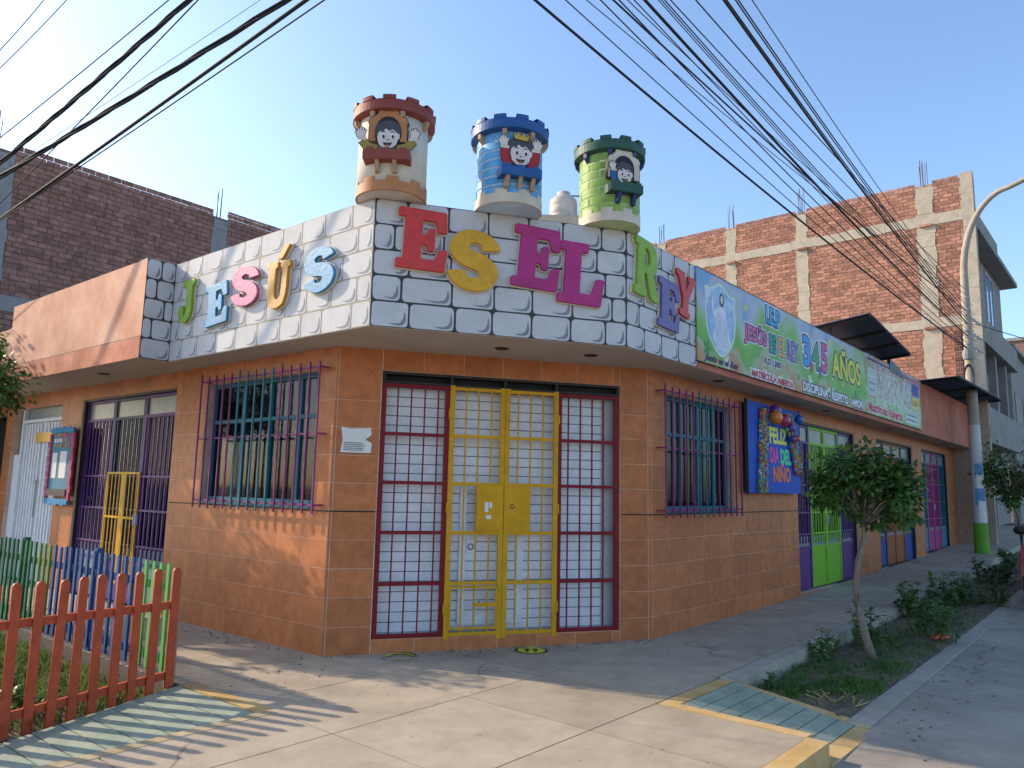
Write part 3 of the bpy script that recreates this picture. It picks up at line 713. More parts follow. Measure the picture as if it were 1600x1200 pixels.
# ------------------------------------------------------------------ barred doors
def door_set(fr,x0,x1,z0,z1,leaf_cols,panel_cols,nb=5,zp=.62,zfix=.16):
    """row of tall leaves: solid foot panel, frosted strip, barred glass, frosted transom"""
    n=len(leaf_cols); Wd=(x1-x0)/n
    part('door_frame',kg,fr,[(x0,x0+.03,z0,z1,-.2,-.03),(x1-.03,x1,z0,z1,-.2,-.03),(x0+.03,x1-.03,z1-.03,z1,-.2,-.03)],m_black)
    for i in range(n):
        a=x0+.03+(x1-x0-.06)*i/n; b_=x0+.03+(x1-x0-.06)*(i+1)/n-.006; mt=leaf_cols[i]; pm=panel_cols[i]
        zz=z0+.01; zt=z1-.035; s=.045
        lf=part('door',kg,fr,[(a,a+s,zz,zt,-.12,-.07),(b_-s,b_,zz,zt,-.12,-.07),(a+s,b_-s,zt-.04,zt,-.12,-.07),(a+s,b_-s,zz+zp,zz+zp+.04,-.12,-.07),(a+s,b_-s,zt-.30,zt-.26,-.12,-.07)],mt)
        part('foot_panel',lf,fr,[(a+s,b_-s,zz,zz+zp,-.105,-.085)],pm)
        part('frosted_strip',lf,fr,[(a+s,b_-s,zz+zp+.04,zz+zp+.04+zfix,-.10,-.09)],m_frost)
        part('frosted_transom',lf,fr,[(a+s,b_-s,zt-.26,zt-.04,-.10,-.09)],m_frost)
        part('pane',lf,fr,[(a+s,b_-s,zz+zp+.04+zfix,zt-.30,-.105,-.099)],m_glass)
        part('lining',lf,fr,[(a+s,b_-s,zz+zp+.04+zfix,zt-.30,-.16,-.15)],mt)
        for k in range(nb):
            x=a+s+(b_-a-2*s)*(k+.5)/nb; piece('bar',lf,fr,x-.011,x+.011,zz+zp+.04+zfix*.3,zt-.30,-.09,-.072,mt)
        for zr in (zz+zp+.04+zfix+.02,zz+1.18,zz+1.62): piece('rail',lf,fr,a+s,b_-s,zr,zr+.025,-.088,-.066,mt)
        if i in (1,2): piece('handle',lf,fr,(b_-.035 if i==1 else a+.015),(b_-.015 if i==1 else a+.035),zz+1.0,zz+1.14,-.07,-.04,m_grey)
door_set(FR,*D1[:2],.12,D1[3],[m_purp2,m_green,m_green,m_purp2],[m_purp2,m_green,m_green,m_purp2])
door_set(FR,*D2[:2],.20,D2[3],[m_navy,m_orng,m_orng,m_navy],[m_blue,m_orng,m_orng,m_blue],zp=.55,zfix=.2)
door_set(FR,*D3[:2],.30,D3[3],[m_teal,m_pink,m_pink,m_teal],[m_sky,m_pink,m_pink,m_sky],zp=.45,zfix=.25)
# left barred gate: three leaves, yellow half gate in the middle one
door_set(FL,gateL[0],gateL[1],.02,2.775,[m_purp2,m_navy,m_purp2],[m_frost,m_purp2,m_frost],nb=7,zp=.5)
yg=part('half_gate',kg,FL,[(-5.0,-4.97,.10,1.72,-.066,-.05),(-4.07,-4.04,.10,1.72,-.066,-.05),(-4.56,-4.44,.25,1.70,-.066,-.053)]+[(-4.97,-4.07,zz,zz+.03,-.066,-.05) for zz in (.30,1.10,1.69)],m_yel)
for k in range(9): x=-4.95+.105*k; piece('bar',yg,FL,x-.009,x+.009,.31,1.70,-.065,-.055,m_yel)
# white corrugated metal door
wd=part('door_frame',kg,FL,[(whiteL[0]+.3,whiteL[0]+.36,0,2.76,-.14,-.04),(whiteL[1]-.05,whiteL[1],0,2.76,-.14,-.04),(whiteL[0]+.36,whiteL[1]-.05,2.52,2.57,-.14,-.04),(whiteL[0],whiteL[0]+.3,0,2.0,-.12,-.06)],m_white)
part('pane',wd,FL,[(whiteL[0]+.36,whiteL[1]-.05,2.57,2.76,-.11,-.10)],m_frost); part('side_panel',wd,FL,[(whiteL[0],whiteL[0]+.3,2.0,2.76,-.14,-.12)],m_gwall)
for i in range(2):
    a=whiteL[0]+.365+(1.6-.01)/2*i; b_=a+.785
    lf=part('door',kg,FL,[(a,b_,.02,2.515,-.11,-.09)],m_white)
    for k in range(6):
        x=a+.03+(b_-a-.06)*(k+.5)/6; piece('corrugation',lf,FL,x-.028,x+.028,.03,2.50,-.09,-.062,m_white)
    if i==0: part('handle',lf,FL,[(b_-.12,b_-.02,1.55,1.58,-.06,-.03),(b_-.03,b_-.015,1.0,1.56,-.06,-.04)],m_grey)
part('door',kg,FL,[(darkL[0]+.1,darkL[1]-.1,0,2.6,-.14,-.10)],m_black)

# dark roller shutter of the next shop is built with that building below

# ------------------------------------------------------------------ printed banners on the right parapet
def printed(name,c_list,scale):
    m=bpy.data.materials.new(name); m.use_nodes=True; n=m.node_tree.nodes; l=m.node_tree.links; b_=n['Principled BSDF']; b_.inputs['Roughness'].default_value=.55
    g=n.new('ShaderNodeNewGeometry'); no=n.new('ShaderNodeTexNoise'); no.inputs['Scale'].default_value=scale; no.inputs['Detail'].default_value=2
    l.new(g.outputs['Position'],no.inputs['Vector']); sx=n.new('ShaderNodeSeparateXYZ'); l.new(g.outputs['Position'],sx.inputs[0])
    mr=n.new('ShaderNodeMapRange'); mr.inputs['From Min'].default_value=3.05; mr.inputs['From Max'].default_value=4.15; l.new(sx.outputs['Z'],mr.inputs['Value'])
    ad=n.new('ShaderNodeMath'); ad.operation='MULTIPLY_ADD'; ad.inputs[1].default_value=1.1; l.new(no.outputs['Fac'],ad.inputs[0])
    sb=n.new('ShaderNodeMath'); sb.operation='MULTIPLY_ADD'; sb.inputs[1].default_value=.75; sb.inputs[2].default_value=-.42; l.new(mr.outputs['Result'],sb.inputs[0]); l.new(sb.outputs[0],ad.inputs[2])
    r=n.new('ShaderNodeValToRGB'); e=r.color_ramp.elements
    while len(e)<len(c_list): e.new(.5)
    for i,c in enumerate(c_list): e[i].position=.08+.84*i/(len(c_list)-1); e[i].color=(*c,1)
    l.new(ad.outputs[0],r.inputs['Fac']); l.new(r.outputs['Color'],b_.inputs['Base Color']); return m
m_ban=printed('printed_banner_meadow',[(.45,.20,.08),(.32,.40,.22),(.10,.34,.03),(.13,.40,.04),(.18,.42,.07),(.30,.44,.26),(.42,.44,.54),(.18,.34,.54)],1.6)
m_ban2=printed('printed_banner_flyer',[(.14,.38,.09),(.20,.46,.12),(.55,.58,.52),(.16,.36,.12),(.45,.20,.12),(.30,.45,.55)],5)
INK=mat('print_navy',(.03,.03,.10),rough=.55); WHT=mat('print_white',(.72,.72,.74),rough=.55)
def pc(n,c): return mat('print_'+n,c,rough=.55,var=.05)
bn=.50
ban=part('banner',None,FR,[(.14,6.56,3.055,4.13,dR+.012,dR+.026,m_ban)]); tag(ban,'long printed green school banner with shield picture and 3,4,5 lettering on parapet','banner')
ban2=part('banner',None,FR,[(6.575,10.62,3.055,4.14,dR+.012,dR+.026,m_ban2)]); tag(ban2,'printed flyer banner with photo panels, right of the long banner','banner')
part('border',ban,FR,[(.14,6.56,3.050,3.058,dR+.011,dR+.03,m_black),(.14,6.56,4.128,4.136,dR+.011,dR+.03,m_black)])
part('border',ban2,FR,[(6.575,10.62,3.050,3.058,dR+.011,dR+.03,m_black),(6.575,10.62,4.138,4.146,dR+.011,dR+.03,m_black),(10.615,10.63,3.058,4.138,dR+.011,dR+.03,m_grey)])
PL=dR+.0265
def prt(me,x,z,lv,parent=ban,name='print'): put(name,me,parent,FR.mat4(x,z,PL+lv*.0012))
def ttl(body,box,c,outl=INK,ow=.018,outw=None,parent=ban,shear=0):
    k=0
    if outw: prt(textmesh(body,box,.001,outw,offset=ow*2.0,shear=shear),0,0,0,parent,'lettering'); 
    if outl: prt(textmesh(body,box,.001,outl,offset=ow,shear=shear),0,0,1,parent,'lettering')
    prt(textmesh(body,box,.001,c,shear=shear),0,0,2,parent,'lettering')
ttl('I.E.P',(2.10,2.62,3.84,4.08),pc('cyan',(.06,.36,.62)),outw=WHT)
for t,bx,c in (('JESÚS',(1.40,2.12,3.46,3.76),('rose',(.60,.14,.30))),('ES',(2.20,2.45,3.46,3.72),('emerald',(.02,.28,.22))),('EL',(2.53,2.76,3.46,3.73),('apricot',(.66,.36,.10))),('REY',(2.84,3.28,3.46,3.74),('lavender',(.20,.16,.42)))):
    ttl(t,bx,pc(*c),outw=WHT,ow=.014)
ttl('R.D. 13507',(2.03,2.63,3.285,3.375),INK,outl=None,outw=WHT,ow=.006)
ttl('MATRÍCULA ABIERTA',(1.60,3.04,3.07,3.18),pc('crimson',(.52,.02,.05)),outl=None,outw=WHT,ow=.010)
ttl('3',(3.46,3.78,3.47,3.93),pc('azure',(.05,.30,.68)),ow=.022,outw=WHT); ttl(',',(3.76,3.85,3.38,3.55),pc('crimson2',(.48,.06,.06)),ow=.014)
ttl('4',(3.85,4.15,3.47,3.90),pc('jade',(.04,.32,.16)),ow=.022,outw=WHT); ttl(',',(4.13,4.22,3.36,3.53),pc('violet',(.14,.08,.35)),ow=.014)
ttl('5',(4.24,4.54,3.47,3.93),pc('rose2',(.55,.09,.24)),ow=.022,outw=WHT)
ttl('AÑOS',(4.75,6.25,3.47,3.97),pc('lemon',(.66,.62,.04)),ow=.024)
ttl('DISCIPLINA - RESPETO - AMOR',(3.42,6.31,3.09,3.23),WHT,ow=.016)
ttl('Jesús es el Rey',(.30,1.22,3.065,3.165),INK,outl=None,shear=.25)
SH=rounded([(0,-.50),(.20,-.40),(.38,-.22),(.44,.05),(.40,.25),(.45,.38),(.28,.36),(.0,.50),(-.28,.36),(-.45,.38),(-.40,.25),(-.44,.05),(-.38,-.22),(-.20,-.40)],.10)
prt(sheet([[(x*.96,y*.93) for x,y in SH]],.001,pc('shield_edge',(.62,.70,.60))),.75,3.62,0); prt(sheet([[(x*.88,y*.86) for x,y in SH]],.001,mat('print_cloudy_blue',(.12,.32,.62),rough=.55,var=.2,scale=5,c2=(.50,.62,.72))),.75,3.62,1)
m_robe=mat('print_robe',(.56,.62,.72),rough=.55,var=.12,scale=14,c2=(.72,.74,.76))
prt(sheet([rounded([(-.10,.16),(.10,.16),(.15,.0),(.16,-.12),(.26,-.26),(.12,-.36),(-.12,-.37),(-.25,-.26),(-.17,-.10),(-.15,.0)],.05)],.001,m_robe),.76,3.62,2)
prt(sheet([stroke([(-.10,.10),(-.20,.04),(-.24,.20)],[.045,.035,.028])],.001,m_robe),.76,3.62,3); prt(sheet([stroke([(.09,.08),(.10,-.04),(.0,-.03)],[.045,.04,.03])],.001,m_robe),.76,3.62,3)
prt(sheet([disc(0,.245,.058,.085)],.001,pc('brown_hair',(.10,.07,.05))),.77,3.62,3); prt(sheet([disc(0,.25,.035,.05)],.001,m_skin),.77,3.62,4)
prt(sheet([disc(-.24,.23,.02,.035)],.001,m_skin),.76,3.62,4)
for i in range(9): prt(sheet([stroke([(-.10+.03*i,.06),(-.13+.035*i,-.15),(-.17+.044*i,-.33)],[.003,.005,.004])],.0006,pc('fold_blue',(.36,.46,.62))),.75,3.62,3.4)
# loose flowers and leaves printed along the foot
for i in range(26):
    x=random.uniform(.2,6.5); z=random.choice((random.uniform(3.10,3.35),random.uniform(3.1,4.0))); s=random.uniform(.04,.10)
    c=random.choice((('petal_white',(.62,.64,.58)),('petal_orange',(.62,.26,.10)),('leaf_dark',(.05,.24,.05)),('petal_yellow',(.62,.55,.10))))
    prt(sheet([[(s*(1+.35*math.cos(5*a))*math.cos(a)*.8,s*(1+.35*math.cos(5*a))*math.sin(a)*.8) for a in [2*math.pi*k/30 for k in range(30)]]],.0004,pc(*c)),x,z,-.3,name='printed_flower')
ttl('Matrícula Abierta',(6.66,9.0,3.10,3.28),pc('crimson',(.52,.02,.05)),outl=WHT,ow=.016,parent=ban2)
for i,(xa,xb) in enumerate(((7.42,7.92),(7.97,8.38),(8.42,8.80),(9.15,9.75))):
    me=sheet([[(0,0),(xb-xa,0),(xb-xa,.50),(0,.50)]],.001,mat('print_photo_%d'%i,(.20,.20,.20),rough=.5,var=.6,scale=9,c2=(.45,.46,.42))); prt(me,xa,3.40,0,ban2,'photo_panel')
    prt(sheet([[(-.01,-.01),(xb-xa+.01,-.01),(xb-xa+.01,.51),(-.01,.51)]],.0006,WHT),xa,3.40,-.4,ban2,'photo_border')
for i,(xa,xb,za,zb,c) in enumerate(((9.9,10.5,3.72,3.98,('royal',(.03,.08,.40))),(9.9,10.5,3.45,3.68,('lemon2',(.6,.5,.06))),(9.3,10.5,3.10,3.35,('pale',(.42,.50,.45))),(6.7,7.3,3.35,3.9,('pale',(.42,.50,.45))),(6.7,10.5,4.0,4.10,('rosewood',(.40,.16,.16))))):
    prt(sheet([[(0,0),(xb-xa,0),(xb-xa,zb-za),(0,zb-za)]],.0005,pc(*c)),xa,za,-.2+i*.1,ban2,'text_block')
    for k in range(4): prt(sheet([[(.04,0),((xb-xa)*random.uniform(.6,.95),0),((xb-xa)*.7,.018),(.04,.018)]],.0004,random.choice((INK,WHT,pc('crimson',(.5,.02,.05))))),xa,za+.02+(zb-za-.05)*k/4,.6,ban2,'print_line')

# ------------------------------------------------------------------ posters and notices on the walls
def notice(name,fr,x0,x1,z0,z1,n,mt,label,cat): 
    return tag(part(name,None,fr,[(x0,x1,z0,z1,n,n+.002,mt)]),label,cat)
me=sheet([rounded([(0,0),(.30,0),(.305,.10),(.24,.13),(.30,.18),(.29,.25),(.10,.235),(.0,.25),(.02,.12)],.008)],.0015,m_paper)
pp=put('paper_notice',me,None,FC.mat4(.078,1.925,.002)); tag(pp,'torn white paper notice glued on tiles left of the entrance gate','notice')
for i in range(5): 
    o=put('print_line',sheet([[(.02,0),(.2+.06*random.random(),0),(.2,.007),(.02,.007)]],.0006,m_ink),pp,Matrix.Translation((.01,.02+.018*i,.0016))); o.location=(.01,.02+.018*i,.0016)
# children's day board
FB=Frame(FR.pt(2.36,0,.07).xy,Rd)
bd=part('poster_board',None,FB,[(0,1.93,1.62,2.87,0,.04,mat('royal_blue_card',(.006,.07,.42),rough=.6,var=.1))]); tag(bd,"blue children's day poster board with balloons, right of the small window",'poster')
part('edge',bd,FB,[(-.02,0,1.60,2.89,0,.045)],m_navy); part('edge',bd,FB,[(1.93,1.95,1.60,2.89,0,.045)],m_navy)
def btx(body,box,c): put('lettering',textmesh(body,box,.004,c,offset=.003),bd,FB.mat4(0,0,.041))
btx('FELIZ',(.74,1.40,2.33,2.56),pc('neon_yellow',(.68,.70,.12))); btx('DIA',(.74,1.06,2.05,2.27),pc('neon_pink',(.66,.06,.30))); btx('DEL',(1.13,1.54,2.04,2.26),pc('neon_green',(.08,.62,.28))); btx('NIÑO',(.84,1.50,1.78,2.05),pc('neon_orange',(.72,.17,.05)))
pats=[mat('paper_chain_%d'%i,c,rough=.7) for i,c in enumerate(((.5,.12,.05),(.12,.30,.40),(.45,.38,.08),(.15,.32,.12),(.35,.10,.25),(.42,.42,.42)))]
for side in (0,1):
    for k in range(34):
        t=k/33; z=2.78-1.14*t if side==0 else 2.78-.86*t
        xc=(.40-.12*t) if side==0 else (1.32+.36*t)
        for q in range(4):
            h_=.042; m_=MB(); m_.lathe((0,0),[(.014,-h_/2),(.026,-h_/2),(.026,h_/2),(.014,h_/2),(.014,-h_/2)],random.choice(pats),8)
            o=m_.build('paper_ring',bd); o.data.transform(Matrix.Translation(world_loc(bd)))
            o.matrix_local=Matrix.Translation(-world_loc(bd))@FB.mat4(xc+.07*q+random.uniform(-.02,.02),z,.068)@Matrix.Rotation(random.uniform(0,3),4,'Y')
def balloon(x,z,n,r,c,label):
    r*=.85
    m_=MB(); p=FB.pt(x,z,n); prof=[(r*math.sin(a)*(1.0 if a<1.9 else 1-.10*(a-1.9)),r*1.12*math.cos(a)) for a in [math.pi*k/14 for k in range(15)]]
    prof=[(max(a,.0005),b_) for a,b_ in prof]
    m_.lathe((p.x,p.y),[(a,p.z+b_) for a,b_ in prof],mat('balloon_'+c[0],c[1],rough=.25,var=.03,spec=.5),20)
    m_.lathe((p.x,p.y),[(.012,p.z-r*1.20),(.004,p.z-r*1.11)],MATS['balloon_'+c[0]],8)
    tag(m_.build('balloon',None,smooth=True),label,'balloon','balloons on the blue poster board')
balloon(.73,2.78,.14,.10,('plum',(.16,.05,.22)),'plum balloon, uppermost on the poster board'); balloon(.60,2.67,.20,.105,('orange',(.62,.19,.03)),'orange balloon at the upper left of the poster board')
balloon(1.00,2.66,.16,.10,('crimson',(.40,.03,.09)),'crimson balloon beside the orange one on the poster board'); balloon(1.32,2.58,.14,.07,('violet',(.12,.05,.28)),'violet balloon over the middle of the poster board')
balloon(1.72,2.74,.12,.075,('blue',(.03,.12,.42)),'blue balloon at the upper right of the poster board'); balloon(1.58,2.44,.13,.05,('red',(.50,.07,.04)),'small red balloon right of the first word'); balloon(1.17,2.55,.13,.035,('green',(.06,.35,.05)),'tiny green balloon between crimson and violet ones')
balloon(1.40,2.42,.13,.06,('indigo',(.06,.05,.25)),'indigo balloon covering the end of the first word')
# small notice board by the white door
FN=Frame(FL.pt(-6.68,0,.05).xy,FL.d)
nb_=part('notice_board',None,FN,[(0,.78,1.38,2.33,0,.03,mat('dusty_blue_card',(.07,.22,.30),rough=.8,var=.1))]); tag(nb_,'small blue bulletin board with pink ruffled border beside the white door','bulletin board')
for k in range(9): piece('ruffle',nb_,FN,-.05-.02*(k%2),.02,1.30+.11*k,1.405+.11*k,.02,.05,mat('pink_crepe',(.42,.06,.14),rough=.8)); piece('ruffle',nb_,FN,.76,.84+.02*(k%2),1.30+.11*k,1.405+.11*k,.02,.05,MATS['pink_crepe'])
for k in range(7): piece('fringe',nb_,FN,-.04+.12*k,.07+.12*k,1.24-.015*(k%2),1.32,.02,.05,mat('blue_crepe',(.06,.26,.46),rough=.8)); piece('fringe',nb_,FN,-.04+.12*k,.07+.12*k,2.30,2.37+.012*(k%2),.02,.05,MATS['blue_crepe'])
part('paper_sheet',nb_,FN,[(.08,.26,1.62,2.0,.031,.034),(.36,.60,1.62,2.02,.031,.034)],m_paper)
for k in range(18): piece('cut_letter',nb_,FN,.10+.1*(k%6),.17+.1*(k%6),2.08+.075*(k//6),2.135+.075*(k//6),.031,.035,random.choice([MATS['pink_crepe'],pats[0],m_paper,pats[3]]))
part('tray',nb_,FN,[(.05,.73,1.36,1.46,.031,.06)],m_black)
gr=tag(part('foil_garland',None,FL,[(-7.75+.105*k,-7.65+.105*k,2.19,2.345,-.05,-.045) for k in range(10)],m_gold),'strip of gold foil squares hung across the white door','garland')
# pavement stickers
def sticker(p,r,label,worn):
    M4=Matrix.Translation((p[0],p[1],.014))@Matrix.Rotation(math.atan2(-p[0],p[1])*1.0,4,'Z')
    my=mat('sticker_yellow',(.52,.56,.05),rough=.6,dirt=.2)
    if worn:
        ring=[(r*math.cos(a),r*math.sin(a)) for a in [math.pi*(.05+.95*k/16) for k in range(17)]]+[(r*.62*math.cos(a),r*.62*math.sin(a)+.03) for a in [math.pi*(1-.95*k/16) for k in range(17)]]
        o=put('floor_sticker',sheet([ring],.001,my),None,M4)
        low=[(r*.9*math.cos(a),r*.9*math.sin(a)) for a in [math.pi*(1.2+.6*k/10) for k in range(11)]]+[(r*.78*math.cos(a),r*.78*math.sin(a)) for a in [math.pi*(1.8-.6*k/10) for k in range(11)]]
        q=put('sticker_scrap',sheet([low],.001,my),o,Matrix.Identity(4)); q.matrix_local=Matrix.Identity(4)
        q=put('sticker_scrap',sheet([[(r*math.cos(a)*f,r*math.sin(a)*f) for f,rg in ((1.22,range(9)),(1.02,range(8,-1,-1))) for a in [math.pi*(.08+.4*k/8) for k in rg]]],.001,m_ink),o,Matrix.Identity(4)); q.matrix_local=Matrix.Identity(4)
    else:
        o=put('floor_sticker',sheet([disc(0,0,r*1.2,r*1.05,32)],.001,m_ink),None,M4)
        q=put('sticker_face',sheet([disc(0,0,r,r,32)],.001,my),o,Matrix.Identity(4)); q.matrix_local=Matrix.Translation((0,0,.001))
        for s in (-1,1):
            q=put('footprint',sheet([disc(s*r*.3,.12*r,r*.17,r*.34,14),disc(s*r*.3,-.42*r,r*.14,r*.17,12)],.001,m_ink),o,Matrix.Identity(4)); q.matrix_local=Matrix.Translation((0,0,.002))
    tag(o,label,'sticker')
sticker((-1.007,7.33),.14,'worn peeling yellow floor sticker on the pavement, left of the gate',True)
sticker((.248,7.72),.14,'round yellow floor sticker with footprints in front of the gate',False)

# ------------------------------------------------------------------ castle towers
def tower(c,dia,z0,ztop,yaw_px,body,rim,brk,block,bandc,label,fig):
    r=dia/2; root=empty('castle_tower',(c[0],c[1],z0),label,'tower','castle towers on the parapet')
    view=math.atan2(-c[1],-c[0])+yaw_px       # azimuth of the front
    b=MB(); b.lathe(c,[(.001,z0),(r,z0),(r,ztop-.10),(.001,ztop-.10)],body,56); o=b.build('body',root,smooth=False)
    for p in o.data.polygons: p.use_smooth=abs(p.normal.z)<.5
    ro=r*1.20
    b=MB(); zb,zt=ztop-.145,ztop-.035
    b.lathe(c,[(r+.002,zb),(ro,zb+.02),(ro,zt),(ro-.05,zt),(ro-.05,zb+.03),(r+.002,zb+.03)],rim,56); b.build('rim',root)
    for k in range(11):
        a0=view+2*math.pi*k/11-.14; b=MB()
        b.lathe(c,[(ro-.05,zt-.002),(ro+.004,zt-.002),(ro+.004,ztop),(ro-.05,ztop),(ro-.05,zt-.002)],rim,6,a0,a0+.31); b.build('merlon',root)
    for k in range(8):
        a=view+.35+2*math.pi*k/8; d=Vector((math.cos(a),math.sin(a))); fr=Frame(Vector(c)+d*r,Vector((-d.y,d.x)))
        b=MB(); P=[fr.pt(x,z,n) for n,z in ((-.005,zb-.085),(-.005,zb+.01),(.05,zb+.01),(.045,zb-.03)) for x in (-.02,.02)]
        s=b; s.hexa([P[0],P[1],P[7],P[6],P[2],P[3],P[5],P[4]],brk); b.build('bracket',root)
    # crenellated base band
    b=MB(); k=b.m(bandc); N=108
    rb=r+.008
    for j in range(N+1):
        a=view+2*math.pi*j/N
    for j in range(N):
        a0,a1=view+2*math.pi*j/N,view+2*math.pi*(j+1)/N; h=.125 if (j//6)%2==0 else .085
        fr_=[(math.cos(a),math.sin(a)) for a in (a0,a1)]
        b.hexa([(c[0]+fr_[0][0]*(r-.01),c[1]+fr_[0][1]*(r-.01),z0-.004),(c[0]+fr_[1][0]*(r-.01),c[1]+fr_[1][1]*(r-.01),z0-.004),(c[0]+fr_[1][0]*rb,c[1]+fr_[1][1]*rb,z0-.004),(c[0]+fr_[0][0]*rb,c[1]+fr_[0][1]*rb,z0-.004),
                (c[0]+fr_[0][0]*(r-.01),c[1]+fr_[0][1]*(r-.01),z0+h),(c[0]+fr_[1][0]*(r-.01),c[1]+fr_[1][1]*(r-.01),z0+h),(c[0]+fr_[1][0]*rb,c[1]+fr_[1][1]*rb,z0+h),(c[0]+fr_[0][0]*rb,c[1]+fr_[0][1]*rb,z0+h)],bandc)
    b.build('base_band',root,recalc=False)
    if block:
        h=(ztop-.145-z0-.08)/7
        for i in range(7):
            n=8
            for q in range(n):
                a=view+2*math.pi*(q+(.5 if i%2 else 0))/n+random.uniform(-.02,.02); g=.021
                b=MB(); b.lathe(c,[(r+.0005,z0+.08+h*i+.008),(r+.004,z0+.08+h*i+.008),(r+.004,z0+.08+h*(i+1)-.008),(r+.0005,z0+.08+h*(i+1)-.008)],block,8,a+g,a+2*math.pi/n-g); b.build('painted_block',root)
    d=Vector((math.cos(view),math.sin(view))); FT=Frame(Vector(c)+d*(r+.012),Vector((-d.y,d.x)))
    zf=z0+fig['z']
    def pt(name,polys,lv,mt,x=0,z=0,dep=.004):
        if name in ('hair','face','sleeve','hand','crown'): put('outline',sheet(polys,.003,m_ink,offset=.0055),root,FT.mat4(x,zf+z,.012+lv*.0045-.0025))
        put(name,sheet(polys,dep,mt),root,FT.mat4(x,zf+z,.012+lv*.0045))
    # arch and opening
    if fig.get('arch'):
        ring=[]; N=26
        for k in range(N+1):
            a=math.pi*k/N; rr=.165+(.018 if (k//3)%2 else 0); ring.append((rr*math.cos(a),.07+rr*1.05*math.sin(a)))
        ring=[(.165,-.04)]+ring+[(-.165,-.04)]
        put('outline',sheet([ring],.05,m_ink,offset=.006),root,FT.mat4(fig.get('ax',0),zf,-.043)); put('arch',sheet([ring],.055,fig['arch']),root,FT.mat4(fig.get('ax',0),zf,-.045))
        op=[(.105*math.cos(math.pi*k/18),.07+.12*math.sin(math.pi*k/18)) for k in range(19)]; pt('opening',[[(.105,-.06)]+op+[(-.105,-.06)]],-.2,m_ink,fig.get('ax',0))
    s=fig['s']; fx=fig.get('fx',0)
    S=lambda pl:[(x*s+fx,y*s) for x,y in pl]
    pt('hair',[S(rounded([(-.115,-.03),(-.125,.05),(-.10,.13),(-.03,.17),(.05,.165),(.11,.12),(.125,.04),(.115,-.03)],.04))],1,m_hair)
    pt('face',[S(rounded([(-.095,.03),(-.07,.06),(-.05,.045),(-.02,.085),(.01,.055),(.05,.075),(.08,.045),(.098,.03),(.115,.025),(.115,-.02),(.098,-.03),(.085,-.08),(.04,-.12),(-.04,-.12),(-.085,-.08),(-.1,-.02)],.012))],2,m_skin)
    for sx in (-1,1):
        pt('eye',[S(disc(sx*.045,.0,.020,.030,14))],3,mat('paint_white',(.75,.75,.75),rough=.6)); pt('pupil',[S(disc(sx*.045+.006,-.006,.011,.018,12))],4,m_ink)
        pt('eyebrow',[S(stroke([(sx*.065,.040),(sx*.045,.050),(sx*.025,.042)],[.002,.004,.002]))],3,m_ink)
    pt('nose',[S(stroke([(-.008,-.03),(.004,-.038),(.012,-.03)],[.002,.003,.002]))],3,m_ink)
    pt('mouth',[S([(-.045,-.058),(-.02,-.066),(.02,-.066),(.045,-.058),(.03,-.088),(.0,-.1),(-.03,-.088)])],3,m_ink); pt('tongue',[S([(-.02,-.086),(.0,-.08),(.02,-.086),(.0,-.097)])],4,mat('paint_tongue',(.5,.10,.10)))
    sleeve=fig['sleeve']
    for sx in fig['arms']:
        pts=[(sx*.10,-.13),(sx*.19,-.10),(sx*.245,-.04)] if fig.get('wide') else [(sx*.10,-.13),(sx*.145,-.06),(sx*.155,.03)]
        pt('sleeve',[S(stroke(pts,[.045,.042,.040]))],.5,sleeve)
        ex,ez=pts[-1]; hx=ex+sx*.012
        pt('cuff',[S([(ex-.042,ez),(ex+.042,ez+.0),(ex+.042,ez+.03),(ex-.042,ez+.03)])],1.5,m_cream2)
        hand=[(-.035,0),(.035,0),(.045,.03),(.058,.045),(.052,.058),(.036,.052),(.034,.085),(.022,.09),(.016,.06),(.010,.098),(-.003,.098),(-.006,.062),(-.016,.094),(-.028,.09),(-.024,.058),(-.040,.078),(-.050,.070),(-.038,.040)]
        pt('hand',[S([(hx+px*sx,ez+.03+py) for px,py in hand])],2,m_skin)
    if fig.get('crown'): pt('crown',[S([(-.06,.135),(.07,.125),(.085,.185),(.05,.165),(.03,.205),(.0,.17),(-.03,.21),(-.045,.172),(-.078,.195)])],3,m_gold)
    # balcony with crenellated edge and struts
    bx=fig.get('bx',0); w=fig['bw']; zb0=zf-.205*s
    b=MB()
    b.box(FT,bx-w,bx+w,zb0-.04,zb0+.045,-.10,.075,fig['balc'])
    for k in (-1,0,1): b.box(FT,bx+k*w*.72-.03,bx+k*w*.72+.03,zb0+.045,zb0+.065,.050,.075,fig['balc'])
    b.build('balcony',root)
    for k in fig['struts']:
        b=MB(); b.hexa([FT.pt(bx+k-.018,zb0-.14,-.03),FT.pt(bx+k+.018,zb0-.14,-.03),FT.pt(bx+k+.018,zb0-.13,.012),FT.pt(bx+k-.018,zb0-.13,.012),FT.pt(bx+k-.018,zb0-.04,-.03),FT.pt(bx+k+.018,zb0-.04,-.03),FT.pt(bx+k+.018,zb0-.04,.06),FT.pt(bx+k-.018,zb0-.04,.06)],brk); b.build('strut',root)
    return root
m_rimr=mat('tower_red_paint',(.26,.060,.045),rough=.6,var=.15,dirt=.35); m_wood=mat('tower_wood_paint',(.42,.28,.17),rough=.7,var=.2,scale=20)
m_rimb=mat('tower_blue_paint',(.025,.10,.30),rough=.5,var=.12,dirt=.35); m_blk2=mat('tower_blue_block',(.06,.30,.62),rough=.5,var=.25,scale=4,c2=(.14,.42,.70))
m_rimg=mat('tower_dark_green_paint',(.035,.10,.07),rough=.55,var=.12,dirt=.35); m_blk3=mat('tower_green_block',(.16,.32,.05),rough=.55,var=.25,scale=4,c2=(.30,.46,.11))
